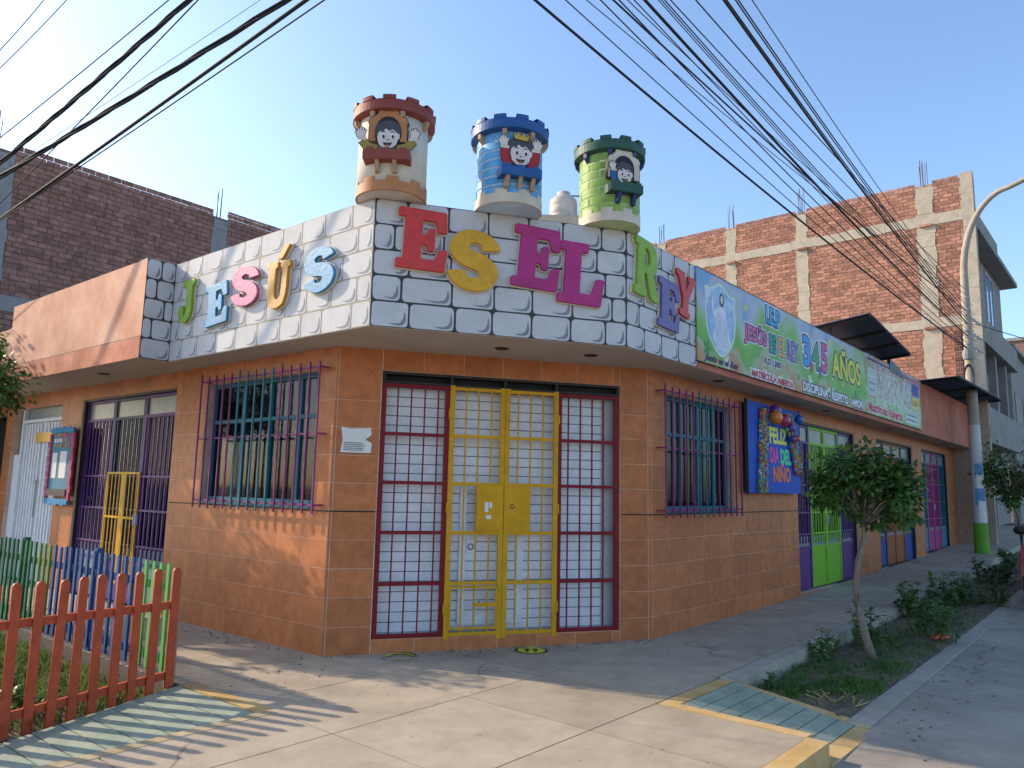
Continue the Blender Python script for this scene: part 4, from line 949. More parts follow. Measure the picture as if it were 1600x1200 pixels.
m_linb=mat('tower_pale_blue',(.50,.64,.74),rough=.6); m_ling=mat('tower_pale_green',(.52,.62,.30),rough=.6)
m_bnd1=mat('tower_orange_band',(.48,.20,.08),rough=.6,dirt=.35); m_bnd=mat('tower_cream_band',(.62,.55,.43),rough=.6,dirt=.35)
tower((-1.129,6.447),.62,ZT,4.985,R_(-9),m_cream2,m_rimr,m_wood,None,m_bnd1,'cream castle tower with brick-red rim and waving child in an arch, leftmost tower',
      dict(z=.465,s=.90,arch=m_bnd1,sleeve=mat('sleeve_olive',(.34,.24,.06)),arms=(-1,1),wide=True,balc=m_rimr,bw=.20,struts=(-.08,.07)))
tower((-.069,6.655),.61,ZT,4.945,R_(17),m_linb,m_rimb,m_wood,m_blk2,m_bnd,'blue block-painted castle tower with crowned child, middle tower',
      dict(z=.445,s=.95,sleeve=mat('sleeve_red',(.40,.03,.04)),arms=(-1,1),crown=True,balc=m_rimb,bw=.19,struts=(-.12,0,.12)))
tower((.926,7.046),.586,ZT,4.965,R_(26),m_ling,m_rimg,mat('tower_navy_paint',(.03,.05,.16),rough=.5),m_blk3,m_bnd,'green block-painted castle tower with child raising one arm, rightmost tower',
      dict(z=.445,s=.74,arch=m_bnd,sleeve=mat('sleeve_blue',(.03,.13,.38)),arms=(-1,),balc=m_rimg,bw=.17,struts=(-.06,.10)))
# water tank on the roof
tc=(.69,10.3); b=MB(); z0=5.40
b.lathe(tc,[(.001,z0),(.195,z0),(.2,z0+.02),(.2,z0+.10),(.194,z0+.11),(.2,z0+.12),(.2,z0+.22),(.194,z0+.23),(.2,z0+.24),(.19,z0+.34),(.12,z0+.40),(.095,z0+.41),(.095,z0+.46),(.001,z0+.47)],mat('tank_plastic',(.55,.50,.43),rough=.6,var=.18,scale=5,dirt=.35),32)
tank=tag(b.build('water_tank',None,smooth=True),'weathered cream plastic water tank on the roof between two towers','water tank')
b=MB(); b.prism([(tc[0]-.35,tc[1]-.35),(tc[0]+.35,tc[1]-.35),(tc[0]+.35,tc[1]+.35),(tc[0]-.35,tc[1]+.35)],3.55,z0-.002,m_cast); b.build('tank_plinth',kg)
b=MB(); b.tube([(tc[0]+.30,tc[1]-.05,z0-.1),(tc[0]+.30,tc[1]-.05,z0+.5)],.012,m_rebar); b.tube([(tc[0]+.08,tc[1]-.05,z0+.4),(tc[0]+.30,tc[1]-.05,z0+.4)],.01,m_rebar); b.build('pipe',tank)

# ------------------------------------------------------------------ awnings of corrugated sheet
def awning(P,label,n=26):
    """P: four corners (u,w,z) on the right facade: outer-left, outer-right, inner-right, inner-left"""
    V=[Vector((*Rp(u,w),z)) for u,w,z in P]; m_=MB(); k=m_.m(m_navyaw)
    N=n*4
    for i in range(N+1):
        t=i/N; a=V[0].lerp(V[1],t); c=V[3].lerp(V[2],t); h=.014*math.sin(2*math.pi*i/4)
        m_.v+=[a+Vector((0,0,h)),c+Vector((0,0,h)),a+Vector((0,0,h+.006)),c+Vector((0,0,h+.006))]
    for i in range(N):
        q=4*i
        for f in ((q,q+1,q+5,q+4),(q+2,q+6,q+7,q+3),(q,q+4,q+6,q+2),(q+1,q+3,q+7,q+5)): m_.f.append(list(f)); m_.mi.append(k)
    m_.f.append([0,2,3,1]); m_.mi.append(k); q=4*N; m_.f.append([q,q+1,q+3,q+2]); m_.mi.append(k)
    o=tag(m_.build('awning'),label,'awning')
    for t in (.02,.36,.68,.98):
        a=V[0].lerp(V[1],t)-Vector((0,0,.045)); c=V[3].lerp(V[2],t)-Vector((0,0,.045)); b=MB(); b.tube([a,c],.025,m_black,4); b.build('rafter',o)
    b=MB(); b.tube([V[0]-Vector((0,0,.03)),V[1]-Vector((0,0,.03))],.02,m_black,4); b.build('edge_beam',o)
    return o
a1=awning([(5.5,.9,4.58),(8.1,.9,4.31),(8.3,-.3,4.24),(5.6,-.3,4.46)],'navy corrugated sheet awning standing above the banner')
for x in (5.7,8.0): 
    b=MB(); b.tube([(*Rp(x,.2),4.12),(*Rp(x,.2),4.45 if x<6 else 4.25)],.025,m_black,5); b.build('post',a1)
b=MB(); b.hexa([(*Rp(8.2,.5),4.02),(*Rp(9.3,.5),3.98),(*Rp(9.3,.46),3.98),(*Rp(8.2,.46),4.02),(*Rp(8.2,.52),4.26),(*Rp(8.9,.52),4.16),(*Rp(8.9,.46),4.16),(*Rp(8.2,.46),4.26)],m_navyaw); b.build('side_flap',a1)
a2=awning([(11.0,1.2,4.22),(16.9,1.2,4.33),(16.4,.3,4.2),(10.85,.3,4.15)],'long navy sheet awning at the end of the building around the pole',40)

# ------------------------------------------------------------------ brick houses
def rebar(p,n,h,parent=None,label=None):
    m_=MB()
    for k in range(n):
        q=Vector(p)+Vector((random.uniform(-.11,.11),random.uniform(-.11,.11),0)); m_.tube([q-Vector((0,0,.1)),q+Vector((random.uniform(-.03,.03),random.uniform(-.03,.03),h*random.uniform(.7,1.1)))],.009,m_rebar,4)
    return m_.build('rebar',parent)
def brick_field(parent,fr,x0,x1,z0,z1,mi_,ma_,budget,order,course=.105,length=.262,skip=()):
    """brick courses: nearest ones as single pieces, the rest as one joined part"""
    rects=[]; k=0; z=z0
    while z<z1-.03:
        x=x0-(length/2 if k%2 else 0)+random.uniform(-.02,.02)
        while x<x1-.03:
            a,b_=max(x,x0),min(x+length-.014,x1)
            if b_-a>.04: rects.append((a,b_,z+.006,min(z+course-.010,z1)))
            x+=length
        z+=course; k+=1
    return rects
def lay_bricks(parent,fr,rects,mi_,ma_,budget,key):
    rects.sort(key=key)
    for (a,b_,c,d) in rects[:budget]: piece('brick',parent,fr,round(a,3),round(b_,3),c,d,-.03,random.choice((.0,.004,-.004,.007)),mi_)
    m_=MB(); rn=[]
    for (a,b_,c,d) in rects[budget:]:
        m_.box(fr,a,b_,c,d,-.03,random.uniform(-.005,.007),ma_); rn+= [random.random()]*6
    if m_.v:
        o=m_.build('brick_courses',parent); at=o.data.attributes.new('rnd','FLOAT','FACE'); at.data.foreach_set('value',rn); tag(o,kind='stuff')
# right house: side wall facing the kindergarten roof
S0=Rp(16.52,.95); FS=Frame(Rp(16.52,-11.0),nR)      # x runs from the back to the street
def SX(s): return 11.3-s          # s measured back from the street corner (s=0 at w=.3)
rh=empty('brick_house',(*Rp(16.52,.3),.3),'three-storey unfinished red brick house with concrete columns behind the banner','house')
XE=SX(-.62); ZTOP=10.9
b=MB(); b.box(FS,0,XE,.2,ZTOP-.1,-.25,-.012,m_mort); b.build('wall',rh)
cols_=[(-.62,-.30),(.40,.86),(4.05,4.42),(6.48,6.86),(9.2,9.6)]
zbeam=[(9.55,9.86),(6.45,6.74),(3.3,3.6)]
for s0,s1 in cols_:
    m_=MB(); zz=.3
    while zz<10.92:
        j=[random.uniform(-.035,.035) for _ in range(2)]; top=min(zz+.2,10.92 if s0<0 else 10.72)
        if top<=zz: break
        m_.box(FS,SX(s1)+j[0],SX(s0)+(j[1] if s0>0 else 0),zz,top,-.2,random.uniform(.008,.018),m_cast); zz+=.2
    m_.build('column',rh)
    if s0>0: rebar(FS.pt(SX((s0+s1)/2),10.85,-.1),7,.75,rh)
for z0,z1 in zbeam:
    m_=MB(); x=0.0
    while x<XE-.02:
        x2=min(x+random.uniform(.5,1.2),XE-.0); m_.box(FS,x,x2,z0+random.uniform(-.02,.02),z1+random.uniform(-.02,.02),-.2,random.uniform(.018,.026),m_cast); x=x2
    m_.build('beam',rh)
rects=[]
edges=sorted([(SX(s1),SX(s0)) for s0,s1 in cols_])
spans=[]; x=0.0
for a,b_ in edges:
    if a-x>.1: spans.append((x,a))
    x=b_
for a,b_ in spans:
    for z0,z1 in ((3.6,6.45),(6.74,9.55),(9.86,10.88)):
        rects+=brick_field(rh,FS,a,b_,z0,z1,m_brick,m_brickA,0,None)
camp=Vector((0,0,1.6))
lay_bricks(rh,FS,[r for r in rects if r[2]>4.2],m_brick,m_brickA,300,lambda r:(FS.pt((r[0]+r[1])/2,(r[2]+r[3])/2)-camp).length)
for s in (.63,4.2,6.65):     # loose bricks left under the column heads
    for z in (9.50,6.42): piece('ledge_brick',rh,FS,SX(s)-.16,SX(s)+.16,z,z+.07,-.02,.09,m_brick)
# hollow clay bricks stacked at the corner
for k in range(11):
    m_=MB(); z=4.62+.152*k
    m_.box(FS,SX(.07),SX(-.12),z,z+.145,.03,.20,m_brick); hb=m_.build('hollow_brick',rh)
    for q in range(6): piece('hollow',hb,FS,SX(.05)+.01+.055*(q%3),SX(.05)+.047+.055*(q%3),z+.02+.06*(q//3),z+.06+.06*(q//3),.2,.203,m_black)
# its street front
FH=Frame(Rp(16.60,.0),Rd)
def hp(name,bx,mt): return part(name,rh,FH,bx,mt)
hp('front_wall',[(0,11,.2,3.4,-.6,-.1),(0,11,3.4,10.6,-.8,-.45)],m_gwall)
hp('balcony_wall',[(0.02,9.5,3.42,4.42,.42,.56),(0.02,.16,3.42,4.42,-.3,.42),(0.02,9.5,3.30,3.42,-.4,.56)],m_gwall)
hp('balcony_wall',[(-.02,9.2,6.42,7.10,.56,.68),(-.02,9.2,6.30,6.42,-.4,.68),(-.02,.12,7.11,9.61,.3,.62)],m_gwall)
hp('upper_front',[(.14,9,7.11,9.61,.18,.30),(.0,7.5,9.79,10.85,.35,.5)],m_gwall)
hp('roof_slab',[(-.02,9.6,9.62,9.78,-.4,.80)],m_gwall)
for x0,x1,z0,z1,n in ((.5,1.9,7.25,9.35,.301),(2.6,4.2,7.25,9.35,.301),(5.4,7.0,7.25,9.35,.301)):
    w_=hp('window',[(x0,x0+.06,z0,z1,n,n+.05),(x1-.06,x1,z0,z1,n,n+.05),(x0+.06,x1-.06,z1-.06,z1,n,n+.05),(x0+.06,x1-.06,z0,z0+.06,n,n+.05),((x0+x1)/2-.03,(x0+x1)/2+.03,z0+.06,z1-.06,n,n+.05)],m_grey)
    part('pane',w_,FH,[(x0+.06,x1-.06,z0+.06,z1-.06,n+.01,n+.018)],mat('blue_window_glass',(.12,.26,.45),rough=.12,spec=.8,var=.2,scale=.8))
for k in range(4):
    hp('pillar',[(.5+2.2*k,.8+2.2*k,4.42,6.30,.30,.52)],m_gwall)
    hp('window',[(1.1+2.2*k,2.3+2.2*k,4.5,6.0,-.44,-.40)],m_black)
# ground floor shop: dark roller shutter
shop=part('shop_shutter',rh,FH,[(.05,2.6,.45,3.1,-.12,-.09)],m_black)
for k in range(22): piece('slat',shop,FH,.06,2.59,.47+.118*k,.47+.118*k+.108,-.09,-.07,mat('charcoal_slat',(.055,.055,.06),rough=.6,var=.15))
hp('pier',[(2.6,3.2,.2,3.3,-.1,.12)],m_gwall); hp('pier',[(6.2,6.6,.2,3.3,-.1,.12)],m_gwall); hp('door',[(3.9,5.0,.5,2.9,-.10,-.06)],m_castD); hp('step',[(.1,2.6,.2,.50,-.05,.30)],m_kerb)
b=MB(); p=FH.pt(.35,2.95,.02); b.tube([FH.pt(.2,2.95,-.05),FH.pt(.42,2.93,.12)],.045,m_black,8); b.build('camera_housing',rh)
# neighbours further along the right street
def block(u0,u1,h,mt,label,name='house',w=.2):
    fr=Frame(Rp(u0,w),Rd); o=empty(name,(*Rp(u0,w),gz(u0)),label,'house'); L_=u1-u0
    part('wall',o,fr,[(0,L_,.1,h,-8,0)],mt); part('roof',o,fr,[(-.1,L_+.1,h,h+.15,-8,.2)],m_castD)
    for st in range(int(h//3)):
        for k in range(int(L_//2.4)):
            a=.6+2.4*k; z=1.6+3*st; w_=part('window',o,fr,[(a,a+1.3,z,z+1.3,0,.03)],m_castD); part('pane',w_,fr,[(a+.08,a+1.22,z+.08,z+1.22,.03,.036)],m_black)
    return o
block(27.8,35,7.6,m_gwall,'grey rendered two-storey house past the brick house'); block(35.3,46,9.2,m_brickD,'dark brick house far along the right street'); block(46.2,60,6.5,m_cast,'pale concrete house at the far end of the right street')
# left house: long shaded side wall behind the salmon parapet
FLW=Frame(Lp(10.0,.6),-nL)
lh=empty('brick_house',(*Lp(10,.6),0),'dark unfinished brick house with long shaded wall behind the salmon parapet','house')
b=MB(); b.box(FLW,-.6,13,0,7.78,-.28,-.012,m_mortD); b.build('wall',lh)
colL=[(.02,.55),(4.62,4.96),(9.6,10)]
for a,b_ in colL:
    m_=MB(); zz=.0
    while zz<7.75: 
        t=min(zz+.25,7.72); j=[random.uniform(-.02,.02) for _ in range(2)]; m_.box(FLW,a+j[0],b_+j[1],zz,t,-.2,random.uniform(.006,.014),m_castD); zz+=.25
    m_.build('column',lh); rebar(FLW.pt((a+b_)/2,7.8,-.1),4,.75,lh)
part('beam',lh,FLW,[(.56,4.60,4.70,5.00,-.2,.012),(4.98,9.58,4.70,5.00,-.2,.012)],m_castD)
rects=[]
for a,b_ in ((-.6,.02),(.56,4.61),(4.97,9.59),(10.0,13)):
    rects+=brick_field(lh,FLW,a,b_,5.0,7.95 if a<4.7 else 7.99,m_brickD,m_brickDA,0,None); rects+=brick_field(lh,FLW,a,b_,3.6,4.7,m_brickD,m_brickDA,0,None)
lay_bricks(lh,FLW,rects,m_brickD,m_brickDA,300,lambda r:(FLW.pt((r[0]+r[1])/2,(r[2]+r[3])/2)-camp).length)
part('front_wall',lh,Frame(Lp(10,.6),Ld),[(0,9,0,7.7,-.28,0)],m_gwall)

# ------------------------------------------------------------------ street pole with lamp arm
PP=Rp(14.0,.95); zb=.27
pole=empty('utility_pole',(*PP,zb),'concrete utility pole with green painted foot, pasted bills and curved lamp arm','utility pole')
def pseg(name,z0,z1,r0_,r1_,mt):
    b=MB(); b.lathe(PP,[(r0_,z0),(r1_,z1)],mt,24); return b.build(name,pole,smooth=True)
rz=lambda z:.158-.010*(z-zb)
def plean(z): return z
pseg('green_foot',zb-.1,1.02,rz(0)+.004,rz(1)+.004,m_poleg); pseg('whitewash',1.02,3.4,rz(1.0),rz(3.4),m_polew); pseg('shaft',3.4,7.25,rz(3.4),.088,m_pole)
b=MB()
for z,h,a0,sp_,mt in ((1.05,.5,-2.2,1.6,m_paper),(1.45,.4,-2.6,1.5,mat('bill_blue',(.12,.28,.50),rough=.8,var=.3,scale=12)),(1.85,.33,-2.3,1.4,m_paper),(2.15,.3,-2.5,1.3,MATS['bill_blue']),(1.25,.22,-1.5,.7,m_ink)):
    rr=rz(z)+.004; b=MB(); b.lathe(PP,[(rr,z),(rr-.001,z+h)],mt,8,a0,a0+sp_); b.build('pasted_bill',pole,recalc=False)
# lamp arm: curved tube towards the street
arm=[]
for k in range(15):
    t=k/14; a=t*math.pi*.5; arm.append(Vector((*(PP+nR*(.0+1.1*(1-math.cos(a)))+Rd*(-.25*(1-math.cos(a)))),7.2+2.0*math.sin(a))))
arm+=[arm[-1]+Vector((*(nR*1.3+Rd*(-.3)),.32))]
b=MB(); b.tube([Vector((*PP,7.0))]+arm,[.086]+[.086-.0018*k for k in range(len(arm))],m_pole,10); b.build('lamp_arm',pole,smooth=True)
b=MB(); e=arm[-1]; b.tube([e,e+Vector((*(nR*.55),.0))],[.05,.13],m_grey,8); b.build('lamp_head',pole)
for z in (5.25,5.6,5.95,6.3,6.6):
    b=MB(); b.lathe(PP,[(rz(z)+.002,z),(rz(z)+.012,z),(rz(z)+.012,z+.03),(rz(z)+.002,z+.03)],m_grey,16); b.build('band',pole)
for z in (5.4,5.75,6.15): 
    b=MB(); b.tube([(*(PP+Rd*-.3),z),(*(PP+Rd*1.5+nR*.1),z+.03)],.028,m_grey,5); b.build('crossarm',pole)
    for k in range(3):
        q=PP+Rd*(.5+.4*k); b=MB(); b.lathe(q,[(.02,z+.03),(.04,z+.05),(.03,z+.08),(.045,z+.11),(.01,z+.13)],m_castD,10); b.build('insulator',pole)
b=MB(); q=PP-Rd*.22; b.lathe(q,[(.01,5.0),(.10,5.02),(.12,5.15),(.10,5.25),(.01,5.27)],m_castD,12); b.build('splice_box',pole)
b=MB()
for k in range(4): b.tube([(*(PP-Rd*.2+nR*.1*math.cos(t*.5)),4.55+.3*math.sin(t*.5)+.02*k) for t in range(14)],.012,m_cable,5)
b.build('coiled_cable',pole)

# ------------------------------------------------------------------ overhead cables
def ray(px,py):
    v=Vector(((px-800)/F_PX,(600-py)/F_PX,1.0)); return (rx*v.x+ux*v.y+f0*v.z)
def at_h(px,py,z):
    d=ray(px,py); return Vector((0,0,1.6))+d*((z-1.6)/d.z)
ORD=['first','second','third','fourth','fifth','sixth','seventh','eighth','ninth','tenth','eleventh','twelfth','thirteenth','fourteenth','fifteenth']
def cable(p0,p1,r,sag,label,group,ext0=0,ext1=.6,twist=0):
    """hung between two real points, then carried on past them"""
    d=p1-p0; a=p0-d*ext0; c=p1+d*ext1; N=28; pts=[]
    for k in range(N+1):
        t=k/N; q=a.lerp(c,t); q.z-=sag*4*t*(1-t)-sag*.0; pts.append(q)
    m_=MB()
    if twist:
        for s in range(3):
            m_.tube([q+Vector((math.cos(s*2.1+i*1.1)*r*1.3,0,math.sin(s*2.1+i*1.1)*r*1.3)) for i,q in enumerate(pts)],r*.8,m_cable,5)
    else: m_.tube(pts,r*.88,m_cable,5)
    tag(m_.build('overhead_cable',smooth=True),label,'cable',group)
GR='cables strung from the utility pole over the street'
thick=[((880,0),6.35,.030),((1040,0),6.5,.034),((1155,0),6.75,.030),((1000,0),6.1,.020)]
for i,((x,y),z,r) in enumerate(thick):
    p0=Vector((*(PP+Rd*random.uniform(-.1,.3)),5.3+.33*i)); p1=at_h(x,y,z+.55)
    cable(p0,p1,r*.62,.30,ORD[sorted(range(4),key=lambda k:thick[k][0][0]).index(i)]+' thick black cable from the left among those strung from the pole',GR)
thin=[(915,0),(985,0),(1010,0),(1018,0),(1060,0),(1066,0),(1075,0),(1165,0),(1180,0),(1186,0),(1205,0),(950,0),(1030,0),(1095,0),(1120,0)]
for i,(x,y) in enumerate(thin):
    p0=Vector((*(PP+Rd*random.uniform(.0,1.2)),5.2+.12*i)); p1=at_h(x,y,6.9+.03*i)
    cable(p0,p1,random.uniform(.006,.010),random.uniform(.2,.5),ORD[sorted(thin).index((x,y))]+' thin wire from the left along the top edge, strung from the pole',GR)
GRL='cables crossing the upper left sky'
left=[((0,72),(65,0),.006,0),((0,100),(100,0),.006,0),((0,210),(258,0),.008,0),((0,313),(305,0),.010,0),((0,250),(290,0),.020,1),((0,272),(440,0),.022,1),((0,338),(472,0),.030,0),((30,320),(500,0),.012,0),((60,225),(400,0),.004,0)]
for i,(a,b_,r,tw) in enumerate(left):
    p0=at_h(*a,5.3+.05*i); p1=at_h(*b_,6.3+.05*i)
    lab='twisted black cable bundle crossing the upper left sky' if tw else ('thick grey-black cable below the twisted bundles at upper left' if r>.025 else 'thin dark wire crossing the upper left sky')
    lab={0:'thin wire nearest the upper left corner',1:'second thin wire from the upper left corner',2:'long thin wire just left of the upper twisted cable',3:'thin wire crossing over both twisted cables at left',4:'upper twisted black cable bundle at the left',5:'lower twisted black cable bundle at the left',6:'thick grey-black cable below the twisted bundles at left',7:'lowest thin wire at the left, under the thick cable',8:'faintest hair-thin wire between the twisted cables at left'}[i]; cable(p0,p1,r*.85,.05,lab,GRL,ext0=.8,ext1=.5,twist=tw)
b=MB(); b.tube([(*(PP+Rd*1.4),6.2),(*(PP+Rd*9+nR*2.2),6.1)],.012,m_cable,5); tag(b.build('overhead_cable'),'pale wires leaving the pole crossarms to the right','cable',GR)

# ------------------------------------------------------------------ fences
def picket(parent,p,d,w,th,z0,z1,mt,tilt=0):
    """flat board with rounded head; d = direction along the fence"""
    key=('picket',round(w,3),round(th,3),round(z1-z0,2),mt.name)
    if key not in CACHE:
        h=z1-z0; pl=[(-w/2,0),(w/2,0),(w/2,h-.025),(w*.3,h-.004),(0,h),(-w*.3,h-.004),(-w/2,h-.025)]
        me=sheet([pl],th,mt,bevel=.003); CACHE[key]=me
    o=bpy.data.objects.new('picket',CACHE[key]); col.objects.link(o); o.parent=parent
    n=Vector((d.y,-d.x))
    o.matrix_local=Matrix.Translation(-world_loc(parent))@Matrix(((d.x,0,n.x,p[0]),(d.y,0,n.y,p[1]),(0,1,0,z0),(0,0,0,1)))@Matrix.Rotation(tilt,4,'Z')
m_fr=P_('fence_red_paint',(.46,.080,.032),dirt=.35,scale=14,var=.15); m_fg=P_('fence_dark_green',(.03,.16,.07)); m_fb=P_('fence_blue',(.025,.075,.21)); m_fl=P_('fence_light_green',(.10,.36,.10)); m_fo=P_('fence_olive',(.14,.22,.05))
fr_=empty('picket_fence',(*Lp(.03,1.45),0),'red picket fence with rounded tops on the left, nearest the viewer','fence')
dF=nL
S_=[.0,.15,.29,.43,.57,.71,.85,.99,1.13,1.27,1.41,1.55,1.69]
FRF=Frame(Lp(.03,1.45),nL)
for i,s in enumerate(S_):
    zb_=-.02-.165*min(1,s/.9); picket(fr_,Lp(.03,1.45+s),dF,.056,.02,zb_,.905-.02*s+random.uniform(-.008,.008),m_fr,random.uniform(-.018,.018))
b=MB(); P0=Lp(.05,1.42); P1=Lp(.05,3.2)
for z0,z1 in ((.585,.565),(.045,-.09)):
    n_=Ld; Q=[P0,P1,P1+Ld*.03,P0+Ld*.03]; b=MB(); b.hexa([(*Q[0],z0),(*Q[1],z1),(*Q[2],z1),(*Q[3],z0),(*Q[0],z0+.06),(*Q[1],z1+.06),(*Q[2],z1+.06),(*Q[3],z0+.06)],m_fr); b.build('rail',fr_)
b=MB(); b.prism([tuple(Lp(.06,1.39)),tuple(Lp(.06,1.45)),tuple(Lp(.12,1.45)),tuple(Lp(.12,1.39))],-.2,.88,mat('bare_post_wood',(.36,.20,.12),rough=.8,var=.2,scale=15)); b.build('post',fr_)
gf=empty('picket_fence',(*Lp(.2,1.43),0),'green and blue picket fence along the left footway behind the red fence','fence')
u=.22
def gcol(u): return m_fl if u<.72 else (m_fb if u<2.6 else (m_fo if u<3.0 else m_fg))
while u<7.5:
    picket(gf,Lp(u,1.43),Ld,0.042,.014,.06,.93+random.uniform(-.01,.01),gcol(u),random.uniform(-.012,.012)); u+=.130
for z0 in (.12,.70):
    for a,b_ in ((.1,.72),(.72,2.6),(2.6,7.6)):
        m_=MB(); Q=[Lp(a,1.40),Lp(b_,1.40),Lp(b_,1.365),Lp(a,1.365)]; m_.hexa([(*q,z0) for q in Q]+[(*q,z0+.06) for q in Q],gcol((a+b_)/2)); m_.build('rail',gf)
for u in (1.75,3.6,5.4,7.2):
    m_=MB(); Q=[Lp(u,1.30),Lp(u+.07,1.30),Lp(u+.07,1.36),Lp(u,1.36)]; m_.prism([tuple(q) for q in Q],-.1,.95,gcol(u)); m_.build('post',gf)

# ------------------------------------------------------------------ trees and plants
def leaf_quad(m_,p,d,up,L_,W_,mt):
    """a folded pointed leaf of four faces"""
    s=d.cross(up); 
    if s.length<1e-3: s=d.cross(Vector((1,0,0)))
    s.normalize(); n=s.cross(d); b=len(m_.v); k=m_.m(mt)
    m_.v+=[p,p+d*L_*.35+s*W_-n*W_*.25,p+d*L_*.75+s*W_*.75-n*W_*.3,p+d*L_-n*W_*.5,p+d*L_*.75-s*W_*.75-n*W_*.3,p+d*L_*.35-s*W_-n*W_*.25,p+d*L_*.5]
    for f in ((0,1,6),(1,2,6),(2,3,6),(3,4,6),(4,5,6),(5,0,6)): m_.f.append([b+i for i in f]); m_.mi.append(k)
def rvec(): 
    while True:
        v=Vector((random.uniform(-1,1),random.uniform(-1,1),random.uniform(-1,1)))
        if .05<v.length<1: return v
def tree(base,trunk,crown,rad,nclump,nleaf,label,name='street_tree',L_=.085,W_=.029,droop=.35,cl=.2,lobes=None):
    root=empty(name,base,label,'tree'); m_=MB()
    n=len(trunk); m_.tube(trunk,[.045*(1-.45*i/(n-1))*(1.25 if i==0 else 1) for i in range(n)],m_bark,8)
    top=Vector(trunk[-1]); centers=[]
    for k in range(nclump):
        v=rvec().normalized()*random.uniform(.35,1.0)**.6; lb=random.choice(lobes) if lobes else (0,0,0,1); c=Vector(crown)+Vector(lb[:3])+Vector((v.x*rad[0],v.y*rad[1],v.z*rad[2]))*lb[3]; centers.append(c)
        mid=top.lerp(c,.5)+Vector((random.uniform(-.05,.05),random.uniform(-.05,.05),random.uniform(0,.08)))
        m_.tube([top-Vector((0,0,.06)),mid,c],[.02,.011,.004],m_bark,5)
    m_.build('trunk',root,smooth=True)
    lf=MB()
    for c in centers:
        R0=cl*random.uniform(.7,1.25)
        for k in range(nleaf):
            v=rvec(); p=c+v*R0; d=(v.normalized()+Vector((random.uniform(-.5,.5),random.uniform(-.5,.5),-droop+random.uniform(-.5,.4)))).normalized()
            up=Vector((random.uniform(-.4,.4),random.uniform(-.4,.4),1)).normalized(); s=random.uniform(.65,1.15); leaf_quad(lf,p,d,up,L_*s,W_*s,m_leafy if random.random()<(.22 if v.z>0 else .08) else m_leaf)
    o=lf.build('crown',root,recalc=False)
    return root
T=Vector((3.837,8.096,-.14))
tree(T,[T,Vector((3.78,8.12,.12)),Vector((3.735,8.14,.38)),Vector((3.70,8.15,.60)),Vector((3.735,8.14,.9)),Vector((3.80,8.11,1.16)),Vector((3.80,8.11,1.36))],(3.80,8.11,1.74),(.37,.39,.31),50,60,'small bushy street tree with crooked trunk in the bed before the doors',cl=.15,lobes=[(-.17,.08,.12,.80),(-.17,.08,.10,.75),(.02,.0,.16,.9),(.02,.0,.16,.9),(.26,-.12,-.06,.85),(.26,-.12,-.12,.85),(.14,-.05,-.20,.7),(-.24,.1,-.10,.5),(.34,-.16,.02,.5)])
# twigs sprouting low on the trunk
T2=Vector((*Rp(14.4,1.7),.25))
tree(T2,[T2,T2+Vector((.02,0,.5)),T2+Vector((-.03,0,1.0)),T2+Vector((-.2,.1,1.5))],T2+Vector((.15,-.1,2.1)),(.6,.6,.5),50,42,'loose leafy street tree beyond the utility pole',L_=.12,W_=.04,cl=.26,lobes=[(0,0,.1,1),(.4,-.2,.3,.9),(-.5,.3,.0,.8),(.5,-.3,-.4,.8),(-.3,.2,-.5,.7)])
T3=Vector((*Lp(5.3,2.0),-.18))
tree(T3,[T3,T3+Vector((.02,0,.9)),T3+Vector((.05,0,1.8)),T3+Vector((.0,.05,2.5))],T3+Vector((.50,-.05,2.95)),(.42,.42,.36),44,56,'leafy tree at the left edge reaching over the picket fences',L_=.085,W_=.026,cl=.22,lobes=[(0,0,.1,1),(.35,-.1,-.1,.9),(-.3,.2,.2,1),(.3,-.2,.35,.8)])
T4=Vector((*Lp(8.6,2.1),-.18))
tree(T4,[T4,T4+Vector((.03,0,1.1)),T4+Vector((.0,.05,2.2)),T4+Vector((.05,.05,3.2))],T4+Vector((0,0,4.1)),(.75,.75,.6),70,70,'taller leafy tree farther along the left bed, shading the left wall',L_=.11,W_=.036,cl=.3,lobes=[(0,0,.2,1),(.5,-.2,-.2,.9),(-.5,.3,.1,1),(.4,.4,.4,.8),(-.2,-.5,-.4,.9)])
def weed(base,h,spread,n,label,mt=m_leaf2,L_=.07,name='weed'):
    root=empty(name,base,label,'plant'); m_=MB(); lf=MB(); B0=Vector(base)
    for k in range(n):
        a=random.uniform(0,6.28); q=B0+Vector((math.cos(a)*spread*random.uniform(.1,.9),math.sin(a)*spread*random.uniform(.1,.9),0)); tip=q+Vector((math.cos(a)*spread*.4,math.sin(a)*spread*.4,h*random.uniform(.5,1.05)))
        m_.tube([q-Vector((0,0,.03)),q.lerp(tip,.5)+Vector((0,0,.04)),tip],[.006,.004,.002],m_leaf2,4)
        for j in range(12):
            t=random.uniform(.25,1); p=q.lerp(tip,t); d=Vector((random.uniform(-1,1),random.uniform(-1,1),random.uniform(-.3,.5))).normalized(); leaf_quad(lf,p,d,Vector((0,0,1)),L_*random.uniform(.7,1.5),L_*.36,mt)
    m_.build('stem',root); lf.build('leaves',root,recalc=False); return root
def RB(u,w): return (*Rp(u,w),gz(u)-.14)
weed(RB(1.9,1.65),.50,.22,16,'leafy weed growing beside the crooked trunk'); weed(RB(2.9,2.1),.50,.26,22,'bushy weed in the bed beside the orange litter'); weed(RB(4.6,1.62),.48,.36,28,'broad low bush in the bed against the footway kerb',L_=.09)
